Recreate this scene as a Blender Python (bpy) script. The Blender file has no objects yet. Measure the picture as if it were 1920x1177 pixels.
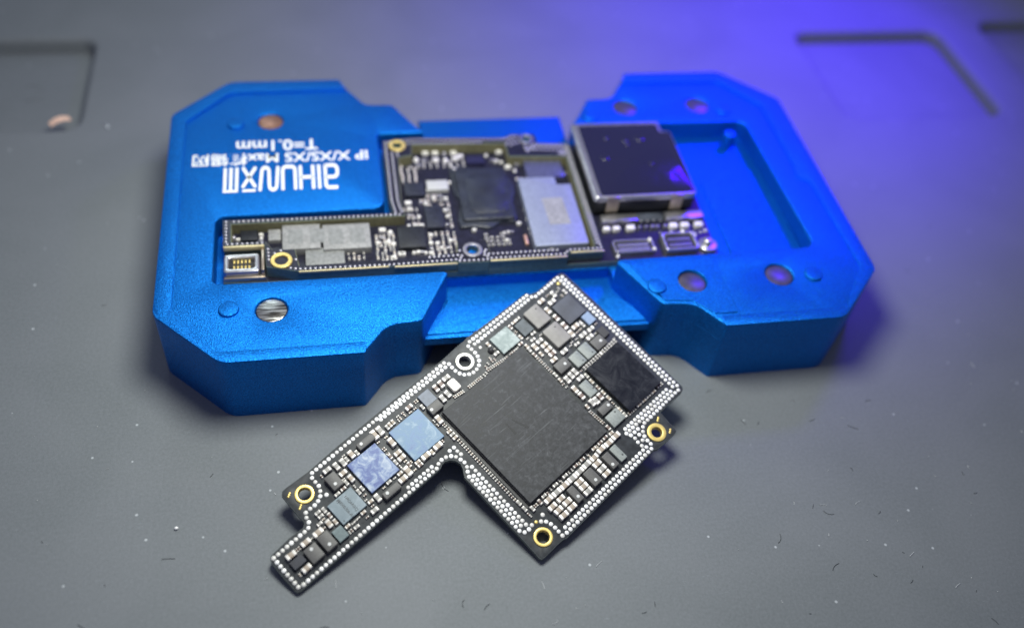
import bpy, bmesh, math, random, json
from mathutils import Vector, Matrix
R=math.radians
scene=bpy.context.scene
# ------------------------------------------------------------------ camera, world, lamps, exposure   (1 unit = 1 cm)
camd=bpy.data.cameras.new('camera'); cam=bpy.data.objects.new('camera',camd); scene.collection.objects.link(cam); scene.camera=cam
rx=Vector((0.9807899,-0.17086434,0.09410928)); dn=Vector((-0.06727692,-0.74913981,-0.65898661)); fw=Vector((0.18309833,0.63999603,-0.74624399))
mw=Matrix((( rx.x,-dn.x,-fw.x,-2.71883654),(rx.y,-dn.y,-fw.y,-10.32829472),(rx.z,-dn.z,-fw.z,10.35910447),(0,0,0,1)))
cam.matrix_world=mw
camd.sensor_width=36; camd.lens=1757.8164/1920*36; camd.clip_start=.1; camd.clip_end=300
camd.dof.use_dof=True; camd.dof.focus_distance=11.7; camd.dof.aperture_fstop=.105
world=bpy.data.worlds.new('World'); scene.world=world; world.use_nodes=True
bg=world.node_tree.nodes['Background']; bg.inputs[0].default_value=(.62,.66,1.0,1); bg.inputs[1].default_value=.27
def lamp(name,kind,loc,target,power,color,size=1,**k):
    l=bpy.data.lights.new(name,kind); l.energy=power; l.color=color
    if kind=='AREA': l.shape='DISK'; l.size=size
    if kind=='SPOT': l.shadow_soft_size=size; l.spot_size=R(k['ang']); l.spot_blend=k['blend']
    o=bpy.data.objects.new(name,l); scene.collection.objects.link(o); o.location=loc
    o.rotation_euler=(Vector(target)-Vector(loc)).to_track_quat('-Z','Y').to_euler(); return o
lamp('overhead_lamp','AREA',(-1.3,-1.5,9.8),(-1.2,-1.6,0),1400,(.98,1,.92),4.2)
lamp('added_rear_fill','AREA',(-5.2,11.0,9.5),(-3,0,0),200,(.82,.97,1),4.)  # added unseen fill light, gives the left block and mat a sheen
lamp('blue_work_lamp','SPOT',(10.2,7.6,11),(6.0,5.7,0),23000,(.055,.0,1),1.9,ang=74,blend=1)
scene.view_settings.view_transform='Standard'; scene.view_settings.look='None'; scene.view_settings.exposure=0; scene.view_settings.gamma=1
# ------------------------------------------------------------------ materials
def mat(name,col,rough=.5,metal=0,noise=None,bump=None,spec=None,coat=0):
    """noise=(scale,amount[,detail]) mixes lighter/darker grain; bump=(scale,strength,distance)"""
    m=bpy.data.materials.new(name); m.use_nodes=True; nt=m.node_tree; b=nt.nodes['Principled BSDF']
    b.inputs['Base Color'].default_value=(*col,1); b.inputs['Roughness'].default_value=rough; b.inputs['Metallic'].default_value=metal
    if spec is not None: b.inputs['Specular IOR Level'].default_value=spec
    if coat: b.inputs['Coat Weight'].default_value=coat; b.inputs['Coat Roughness'].default_value=.15
    tc=nt.nodes.new('ShaderNodeTexCoord')
    if noise:
        n=nt.nodes.new('ShaderNodeTexNoise'); n.inputs['Scale'].default_value=noise[0]; n.inputs['Detail'].default_value=noise[2] if len(noise)>2 else 4
        nt.links.new(tc.outputs['Object'],n.inputs['Vector'])
        r=nt.nodes.new('ShaderNodeValToRGB'); a=noise[1]
        r.color_ramp.elements[0].position=.3; r.color_ramp.elements[1].position=.7
        r.color_ramp.elements[0].color=(*[max(0,c*(1-a)) for c in col],1); r.color_ramp.elements[1].color=(*[min(1,c*(1+a)) for c in col],1)
        nt.links.new(n.outputs['Fac'],r.inputs[0]); nt.links.new(r.outputs[0],b.inputs['Base Color'])
    if bump:
        n=nt.nodes.new('ShaderNodeTexNoise'); n.inputs['Scale'].default_value=bump[0]; n.inputs['Detail'].default_value=2
        nt.links.new(tc.outputs['Object'],n.inputs['Vector'])
        p=nt.nodes.new('ShaderNodeBump'); p.inputs['Strength'].default_value=bump[1]; p.inputs['Distance'].default_value=bump[2]
        nt.links.new(n.outputs['Fac'],p.inputs['Height']); nt.links.new(p.outputs['Normal'],b.inputs['Normal'])
    return m
def layered(m,stops,scale,detail=8,dist=0.,coord='Object',rough=None,stretch=None):
    """colour from a noise ramp: residue and cloudy stains with shapes of their own"""
    nt=m.node_tree; b=nt.nodes['Principled BSDF']; tc=[n for n in nt.nodes if n.type=='TEX_COORD'][0]
    n=nt.nodes.new('ShaderNodeTexNoise'); n.inputs['Scale'].default_value=scale; n.inputs['Detail'].default_value=detail; n.inputs['Distortion'].default_value=dist; n.inputs['Roughness'].default_value=.65
    if stretch:
        mp=nt.nodes.new('ShaderNodeMapping'); mp.inputs['Scale'].default_value=stretch; nt.links.new(tc.outputs[coord],mp.inputs[0]); nt.links.new(mp.outputs[0],n.inputs['Vector'])
    else: nt.links.new(tc.outputs[coord],n.inputs['Vector'])
    r=nt.nodes.new('ShaderNodeValToRGB'); e=r.color_ramp.elements
    e[0].position=stops[0][0]; e[0].color=(*stops[0][1],1); e[1].position=stops[-1][0]; e[1].color=(*stops[-1][1],1)
    for p,c in stops[1:-1]: q=e.new(p); q.color=(*c,1)
    nt.links.new(n.outputs['Fac'],r.inputs[0]); nt.links.new(r.outputs[0],b.inputs['Base Color'])
    if rough:
        mr=nt.nodes.new('ShaderNodeMapRange'); mr.inputs['From Min'].default_value=.35; mr.inputs['From Max'].default_value=.65; mr.inputs['To Min'].default_value=rough[0]; mr.inputs['To Max'].default_value=rough[1]
        nt.links.new(n.outputs['Fac'],mr.inputs['Value']); nt.links.new(mr.outputs[0],b.inputs['Roughness'])
    return m
def scratch(m,col):
    nt=m.node_tree; b=nt.nodes['Principled BSDF']; tc=[n for n in nt.nodes if n.type=='TEX_COORD'][0]; src=b.inputs['Base Color'].links[0].from_socket
    for k,(rot,sc) in enumerate(((.5,(1.2,34,1)),(-.9,(1.6,40,1)),(2.1,(2.2,52,1)))):
        mp=nt.nodes.new('ShaderNodeMapping'); mp.inputs['Rotation'].default_value=(0,0,rot); mp.inputs['Scale'].default_value=sc; mp.inputs['Location'].default_value=(k*3.1,k*1.7,0); nt.links.new(tc.outputs['Object'],mp.inputs[0])
        n=nt.nodes.new('ShaderNodeTexNoise'); n.inputs['Scale'].default_value=1; n.inputs['Detail'].default_value=3; n.inputs['Distortion'].default_value=.6; nt.links.new(mp.outputs[0],n.inputs['Vector'])
        r=nt.nodes.new('ShaderNodeValToRGB'); r.color_ramp.elements[0].position=.66; r.color_ramp.elements[1].position=.74; r.color_ramp.elements[1].color=(.55,.55,.55,1); nt.links.new(n.outputs['Fac'],r.inputs[0])
        x=nt.nodes.new('ShaderNodeMix'); x.data_type='RGBA'; nt.links.new(r.outputs[0],x.inputs[0]); nt.links.new(src,x.inputs[6]); x.inputs[7].default_value=(*col,1); src=x.outputs[2]
    nt.links.new(src,b.inputs['Base Color'])
# blue anodised, bead-blasted aluminium: tiny facets turn the light every way
ANO=mat('blue_anodised_aluminium',(.004,.13,.66),.44,.88)
def ano():
    nt=ANO.node_tree; b=nt.nodes['Principled BSDF']; tc=[n for n in nt.nodes if n.type=='TEX_COORD'][0]
    v=nt.nodes.new('ShaderNodeTexVoronoi'); v.inputs['Scale'].default_value=85; nt.links.new(tc.outputs['Object'],v.inputs['Vector'])
    n=nt.nodes.new('ShaderNodeTexNoise'); n.inputs['Scale'].default_value=60; n.inputs['Detail'].default_value=3; nt.links.new(tc.outputs['Object'],n.inputs['Vector'])
    a=nt.nodes.new('ShaderNodeMath'); a.operation='ADD'; nt.links.new(v.outputs['Distance'],a.inputs[0]); nt.links.new(n.outputs['Fac'],a.inputs[1])
    p=nt.nodes.new('ShaderNodeBump'); p.inputs['Strength'].default_value=.8; p.inputs['Distance'].default_value=.005
    nt.links.new(a.outputs[0],p.inputs['Height']); nt.links.new(p.outputs['Normal'],b.inputs['Normal'])
    n2=nt.nodes.new('ShaderNodeTexNoise'); n2.inputs['Scale'].default_value=55; n2.inputs['Detail'].default_value=2; nt.links.new(tc.outputs['Object'],n2.inputs['Vector'])
    r=nt.nodes.new('ShaderNodeValToRGB'); r.color_ramp.elements[0].position=.35; r.color_ramp.elements[1].position=.68
    r.color_ramp.elements[0].color=(.001,.104,.43,1); r.color_ramp.elements[1].color=(.006,.225,.74,1)  # sparkle painted in as darker and brighter blue specks
    nt.links.new(n2.outputs['Fac'],r.inputs[0]); nt.links.new(r.outputs[0],b.inputs['Base Color'])
ano()
# grey silicone mat with faint mottling, scuffs and pale specks
MAT=mat('grey_silicone',(.25,.27,.30),.62,0,spec=.35)
def silicone():
    nt=MAT.node_tree; b=nt.nodes['Principled BSDF']; tc=[n for n in nt.nodes if n.type=='TEX_COORD'][0]; P=tc.outputs['Object']
    def noise(s,d,dist=0,st=None):
        n=nt.nodes.new('ShaderNodeTexNoise'); n.inputs['Scale'].default_value=s; n.inputs['Detail'].default_value=d; n.inputs['Distortion'].default_value=dist
        if st:
            mp=nt.nodes.new('ShaderNodeMapping'); mp.inputs['Scale'].default_value=st; mp.inputs['Rotation'].default_value=(0,0,.5); nt.links.new(P,mp.inputs[0]); nt.links.new(mp.outputs[0],n.inputs['Vector'])
        else: nt.links.new(P,n.inputs['Vector'])
        return n.outputs['Fac']
    def ramp(f,p0,c0,p1,c1):
        r=nt.nodes.new('ShaderNodeValToRGB'); r.color_ramp.elements[0].position=p0; r.color_ramp.elements[1].position=p1; r.color_ramp.elements[0].color=(*c0,1); r.color_ramp.elements[1].color=(*c1,1); nt.links.new(f,r.inputs[0]); return r.outputs[0]
    def mixc(fac,a,bc,mode='MIX'):
        m=nt.nodes.new('ShaderNodeMix'); m.data_type='RGBA'; m.blend_type=mode
        if isinstance(fac,float): m.inputs[0].default_value=fac
        else: nt.links.new(fac,m.inputs[0])
        nt.links.new(a,m.inputs[6])
        if isinstance(bc,tuple): m.inputs[7].default_value=(*bc,1)
        else: nt.links.new(bc,m.inputs[7])
        return m.outputs[2]
    base=ramp(noise(.45,3,.6),.35,(.141,.157,.165),.65,(.163,.178,.189))
    base=mixc(ramp(noise(26,4),.3,(0,0,0),.75,(.35,.35,.35)),base,(.235,.25,.275))
    sc=ramp(noise(7,2,2.,(1,14,1)),.70,(0,0,0),.74,(.4,.4,.4)); base=mixc(sc,base,(.30,.33,.36))
    sc2=ramp(noise(9,2,3.,(11,1,1)),.72,(0,0,0),.75,(.45,.45,.45)); base=mixc(sc2,base,(.09,.10,.125))
    v=nt.nodes.new('ShaderNodeTexVoronoi'); v.inputs['Scale'].default_value=2.6; v.inputs['Randomness'].default_value=1; nt.links.new(P,v.inputs['Vector'])
    sp=ramp(v.outputs['Distance'],.035,(1,1,1),.055,(0,0,0)); base=mixc(sp,base,(.42,.45,.47))
    nt.links.new(base,b.inputs['Base Color'])
    p=nt.nodes.new('ShaderNodeBump'); p.inputs['Strength'].default_value=.25; p.inputs['Distance'].default_value=.01
    nt.links.new(noise(45,3),p.inputs['Height']); nt.links.new(p.outputs['Normal'],b.inputs['Normal'])
silicone()
PCB=mat('black_solder_mask',(.036,.040,.044),.5,0,noise=(14,.35),bump=(60,.15,.004),spec=.35)
PCBE=mat('board_edge_laminate',(.085,.10,.098),.6,0,noise=(30,.3))
PCBB=mat('dark_blue_black_solder_mask',(.010,.010,.022),.35,0,noise=(14,.4))
OLIVE=mat('olive_laminate',(.17,.16,.085),.6,0,noise=(20,.2))
TEALG=mat('teal_grey_laminate',(.11,.165,.145),.5,0,noise=(20,.2))
GOLDE=mat('gold_plated_edge',(.80,.68,.38),.35,.6)
GOLD=mat('gold_plating',(.86,.66,.22),.36,.55,noise=(30,.08))
TINR=mat('tinned_ring',(.78,.77,.70),.4,.35)
TIN=mat('solder',(.88,.88,.86),.36,.15,noise=(50,.05))
TINW=mat('worn_solder',(.66,.65,.62),.5,.2,noise=(90,.2))
TIND=mat('dull_solder',(.42,.41,.45),.36,.8,noise=(50,.1))
TERM=mat('tin_terminal',(.82,.79,.74),.38,.12,noise=(60,.08),bump=(60,.2,.004))
CER=mat('tan_ceramic',(.36,.30,.24),.5,0,noise=(40,.12))
CERG=mat('grey_ceramic',(.30,.29,.27),.5,0,noise=(40,.12))
CERB=mat('brown_ceramic',(.17,.12,.10),.5,0,noise=(40,.12))
CHIP={}
CHIP['soc']=mat('processor_epoxy',(.05,.053,.058),.5,0,spec=.28,bump=(40,.3,.004))
layered(CHIP['soc'],[(.30,(.020,.021,.023)),(.45,(.036,.038,.041)),(.57,(.060,.062,.066)),(.76,(.115,.12,.125))],17,15,.5,rough=(.5,.68))
scratch(CHIP['soc'],(.16,.17,.18))
CHIP['mir1']=layered(mat('bluish_silicon_residue',(.2,.3,.6),.42,0,spec=.2),[(.36,(.06,.09,.27)),(.46,(.12,.17,.36)),(.54,(.26,.33,.48)),(.66,(.48,.54,.62))],9,14,.7,rough=(.3,.55))
CHIP['mir2']=layered(mat('pale_silicon_residue',(.3,.4,.6),.42,0,spec=.2),[(.33,(.06,.12,.28)),(.45,(.15,.25,.40)),(.55,(.20,.30,.41)),(.72,(.42,.52,.60))],8,14,.7,rough=(.3,.55))
CHIP['blk']=layered(mat('black_epoxy',(.01,.012,.018),.22,0),[(.35,(.008,.009,.014)),(.6,(.013,.015,.022)),(.75,(.03,.034,.044))],4,8,1.5,rough=(.16,.34))
CHIP['slate']=layered(mat('slate_silicon',(.16,.21,.25),.45,0),[(.35,(.12,.17,.205)),(.55,(.15,.205,.24)),(.72,(.25,.31,.36))],9,9,.6)
CHIP['slateb']=mat('blue_slate_silicon',(.13,.155,.20),.5,0,noise=(18,.2,8))
CHIP['slate2']=mat('dark_slate_silicon',(.065,.08,.09),.5,0,noise=(16,.35,8))
CHIP['navy']=mat('navy_epoxy',(.018,.021,.034),.4,0,noise=(16,.3,8))
CHIP['navy2']=mat('grey_navy_silicon',(.055,.062,.082),.38,0,noise=(5,.3,6))
CHIP['teal']=layered(mat('teal_grey_silicon',(.12,.17,.18),.5,0),[(.35,(.08,.12,.13)),(.6,(.14,.19,.20)),(.75,(.27,.33,.34))],12,10,.8)
CHIP['ind']=mat('grey_ferrite',(.105,.103,.10),.55,0,noise=(45,.15))
CHIP['white']=mat('cream_ceramic',(.80,.77,.70),.35,0)
CHIP['frost']=layered(mat('frosted_silicon',(.4,.45,.45),.5,0),[(.3,(.16,.21,.21)),(.5,(.25,.31,.30)),(.7,(.45,.51,.50))],10,9,.8)
CHIP['frost2']=mat('pale_green_grey_ceramic',(.25,.275,.262),.5,0,noise=(30,.18,6))
CHIP['can']=mat('warm_grey_metal_can',(.25,.24,.225),.58,.0,noise=(9,.15,6))
CHIP['dark']=mat('charcoal_ferrite',(.035,.035,.037),.5)
CHIP['lblue']=mat('light_blue_silicon',(.24,.32,.46),.35,0,noise=(20,.1))
CHIP['rubber']=mat('dark_rubbery_underfill',(.018,.022,.034),.42,0,noise=(4,.3),bump=(3,.6,.05))
CHIP['shield']=mat('pewter_shield',(.27,.30,.40),.45,.35,noise=(25,.12))
CHIP['violet']=mat('silicon_mirror',(.16,.17,.30),.2,.6,noise=(30,.3))
CHIP['violetd']=mat('dark_silicon_mirror',(.05,.05,.12),.2,.6)
CHIP['black']=mat('matt_black_epoxy',(.013,.015,.02),.45,0,noise=(16,.3))
CHIP['pale']=mat('pale_ceramic',(.5,.5,.47),.4,.2)
CHIP['grey']=mat('grey_laser_marked_can',(.27,.27,.265),.5,.1,noise=(22,.22,8))
CHIP['grey2']=mat('mid_grey_laser_marked_can',(.22,.225,.22),.5,.1,noise=(22,.22,8))
CHIP['copper']=mat('bare_copper',(.80,.48,.36),.35,.6)
WHITE=mat('white_marking_ink',(.80,.82,.80),.6)
DOTM=mat('pale_marking_ink',(.62,.63,.62),.5)
DARKM=mat('dark_laser_mark',(.05,.055,.06),.6)
STEEL=mat('brushed_nickel',(.50,.50,.48),.28,.9)
def brushed(m):
    nt=m.node_tree; b=nt.nodes['Principled BSDF']; tc=[n for n in nt.nodes if n.type=='TEX_COORD'][0]
    mp=nt.nodes.new('ShaderNodeMapping'); mp.inputs['Rotation'].default_value=(0,0,-.3); mp.inputs['Scale'].default_value=(3,26,1); nt.links.new(tc.outputs['Object'],mp.inputs[0])
    n=nt.nodes.new('ShaderNodeTexNoise'); n.inputs['Scale'].default_value=1.; n.inputs['Detail'].default_value=5; nt.links.new(mp.outputs[0],n.inputs['Vector'])
    r=nt.nodes.new('ShaderNodeValToRGB'); r.color_ramp.elements[0].position=.4; r.color_ramp.elements[1].position=.58
    r.color_ramp.elements[0].color=(.07,.065,.06,1); r.color_ramp.elements[1].color=(.52,.52,.50,1); nt.links.new(n.outputs['Fac'],r.inputs[0]); nt.links.new(r.outputs[0],b.inputs['Base Color'])
brushed(STEEL)
COPN=mat('copper_reflection_nickel',(.30,.16,.11),.4,.7,noise=(8,.3))  # copper-brown reflection painted into the magnet's base colour
WORN=mat('rubbed_dark_mark',(.007,.008,.010),.6)
NICK=mat('dark_nickel',(.13,.12,.14),.35,.7,noise=(6,.3))
GLOSS=mat('glossy_black_tape',(.014,.014,.04),.12,.1,bump=(3.5,.25,.03))
STEELP=mat('pressed_steel',(.55,.54,.55),.28,.9,noise=(12,.15))
BRASS=mat('warm_pressed_metal',(.5,.42,.33),.3,.85)
PLAST=mat('dark_plastic',(.02,.02,.022),.4)
LINT=mat('dark_lint',(.03,.035,.045),.8)
LINTW=mat('pale_lint',(.42,.44,.45),.6)
# ------------------------------------------------------------------ mesh helpers
def finish(name,me,mats,parent=None,loc=None,smooth=True,ang=35):
    for m in (mats if isinstance(mats,(list,tuple)) else [mats]): me.materials.append(m)
    if smooth:
        me.shade_smooth(); me.set_sharp_from_angle(angle=R(ang))
    o=bpy.data.objects.new(name,me); scene.collection.objects.link(o)
    if parent: o.parent=parent
    if loc: o.location=loc
    return o
def roundpoly(pts,seg=5):
    """pts: (x,y,r) -> list of (x,y) with filleted corners"""
    out=[]; n=len(pts)
    for i in range(n):
        p=Vector(pts[i][:2]); r=pts[i][2] if len(pts[i])>2 else 0
        a=Vector(pts[i-1][:2])-p; b=Vector(pts[(i+1)%n][:2])-p
        if r<=0: out.append((p.x,p.y)); continue
        la,lb=a.length,b.length; a.normalize(); b.normalize()
        th=math.acos(max(-1,min(1,a.dot(b))))
        if th>R(176): out.append((p.x,p.y)); continue
        t=min(r/math.tan(th/2),la*.48,lb*.48); rr=t*math.tan(th/2)
        c=p+(a+b).normalized()*(rr/math.sin(th/2))
        s=p+a*t-c; e=p+b*t-c; a0=math.atan2(s.y,s.x); a1=math.atan2(e.y,e.x); d=(a1-a0+math.pi)%(2*math.pi)-math.pi
        for k in range(seg+1):
            an=a0+d*k/seg; out.append((c.x+rr*math.cos(an),c.y+rr*math.sin(an)))
    return out
def area2(p): return sum(p[i-1][0]*p[i][1]-p[i][0]*p[i-1][1] for i in range(len(p)))
def offset(p,d):
    """move polygon inward (for ccw) by d, mitred"""
    n=len(p); out=[]
    for i in range(n):
        a=Vector(p[i-1]); b=Vector(p[i]); c=Vector(p[(i+1)%n])
        u=(b-a); v=(c-b)
        if u.length<1e-7: u=v
        if v.length<1e-7: v=u
        u.normalize(); v.normalize()
        n1=Vector((-u.y,u.x)); n2=Vector((-v.y,v.x)); m=n1+n2
        if m.length<1e-6: m=n1
        m.normalize(); k=d/max(.45,m.dot(n1)); out.append((b.x+m.x*k,b.y+m.y*k))
    return out
def circle(x,y,r,n=28,start=0): return [(x+r*math.cos(start+2*math.pi*i/n),y+r*math.sin(start+2*math.pi*i/n)) for i in range(n)]
def prism(bm,outer,holes,z0,z1,bev=.012,bottom=False,mi_top=0,mi_side=0,nb=2,draft=0.):
    """solid plate with holes, rounded top edge"""
    loops=[]
    for k,p in enumerate([outer]+list(holes)):
        p=list(p)
        if (area2(p)<0)==(k==0): p=p[::-1]          # outer ccw, holes cw: 'left' is always solid
        loops.append(p)
    tops=[];bots=[]
    for p in loops:
        rings=[]
        bp=offset(p,-draft) if draft else p
        prof=[(0,z0,bp),(0,z1-bev,p)]
        for j in range(1,nb+1):
            t=j/nb*math.pi/2; prof.append((bev*(1-math.cos(t)),z1-bev+bev*math.sin(t),p))
        for d,z,q in prof:
            qq=offset(q,d) if d else q
            rings.append([bm.verts.new((x,y,z)) for x,y in qq])
        for a,b in zip(rings,rings[1:]):
            n=len(a)
            for i in range(n):
                try: f=bm.faces.new((a[i-1],a[i],b[i],b[i-1])); f.material_index=mi_side
                except ValueError: pass
        tops.append(rings[-1]); bots.append(rings[0])
    def cap(rs,mi,up):
        es=[]
        for r in rs:
            for i in range(len(r)):
                e=bm.edges.get((r[i-1],r[i])) or bm.edges.new((r[i-1],r[i])); es.append(e)
        g=bmesh.ops.triangle_fill(bm,use_beauty=True,use_dissolve=False,edges=es)
        fs=[f for f in g['geom'] if isinstance(f,bmesh.types.BMFace)]
        for f in fs:
            f.normal_update(); f.material_index=mi
            if (f.normal.z<0)==up: f.normal_flip()
    cap(tops,mi_top,True)
    if bottom: cap(bots,mi_side,False)
def new_mesh(name,bm):
    me=bpy.data.meshes.new(name); bm.to_mesh(me); bm.free(); return me
def bmbox(bm,x0,y0,z0,x1,y1,z1,b=.006,mi=0,mis=None):
    prism(bm,[(x0,y0),(x1,y0),(x1,y1),(x0,y1)],[],z0,z1,b,mi_top=mi,mi_side=mi if mis is None else mis,nb=2)
def bmdome(bm,x,y,z,r,h,n=10,mi=0):
    prev=None
    for j in range(4):
        t=j/4*math.pi/2; rr=r*math.cos(t); zz=z+h*math.sin(t)
        ring=[bm.verts.new((x+rr*math.cos(2*math.pi*i/n),y+rr*math.sin(2*math.pi*i/n),zz)) for i in range(n)]
        if prev:
            for i in range(n):
                f=bm.faces.new((prev[i-1],prev[i],ring[i],ring[i-1])); f.material_index=mi
        prev=ring
    c=bm.verts.new((x,y,z+h))
    for i in range(n): f=bm.faces.new((prev[i-1],prev[i],c)); f.material_index=mi
def tube(bm,pts,r,n=5,mi=0):
    prev=None
    for i,p in enumerate(pts):
        p=Vector(p); t=(Vector(pts[min(i+1,len(pts)-1)])-Vector(pts[max(i-1,0)])).normalized()
        s=t.cross(Vector((0,0,1))); s=s.normalized() if s.length>1e-4 else Vector((1,0,0)); w=s.cross(t)
        ring=[bm.verts.new(p+s*r*math.cos(2*math.pi*k/n)+w*r*math.sin(2*math.pi*k/n)) for k in range(n)]
        if prev:
            for k in range(n): f=bm.faces.new((prev[k-1],prev[k],ring[k],ring[k-1])); f.material_index=mi
        prev=ring
def ringmesh(ro,ri,z0,z1,n=40):
    bm=bmesh.new(); prism(bm,circle(0,0,ro,n),[circle(0,0,ri,n)],z0,z1,.008,nb=3); return bm
def thing(name,label,cat,loc=(0,0,0),group=None):
    o=bpy.data.objects.new(name,None); scene.collection.objects.link(o); o.location=loc; o['label']=label; o['category']=cat
    o.empty_display_size=.2
    if group: o['group']=group
    return o
def tag(o,label=None,cat=None,kind=None,group=None):
    if label:o['label']=label
    if cat:o['category']=cat
    if kind:o['kind']=kind
    if group:o['group']=group
    return o
def textmesh(body,size,name,ext=.001,space=1.0,bold=.0):
    c=bpy.data.curves.new(name,'FONT'); c.body=body; c.size=size; c.extrude=ext; c.align_x='CENTER'; c.align_y='CENTER'; c.space_character=space; c.offset=bold; c.resolution_u=3
    o=bpy.data.objects.new(name+'_src',c); scene.collection.objects.link(o)
    dg=bpy.context.evaluated_depsgraph_get(); me=bpy.data.meshes.new_from_object(o.evaluated_get(dg)); bpy.data.objects.remove(o); me.materials.clear(); me.name=name
    return me
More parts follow.
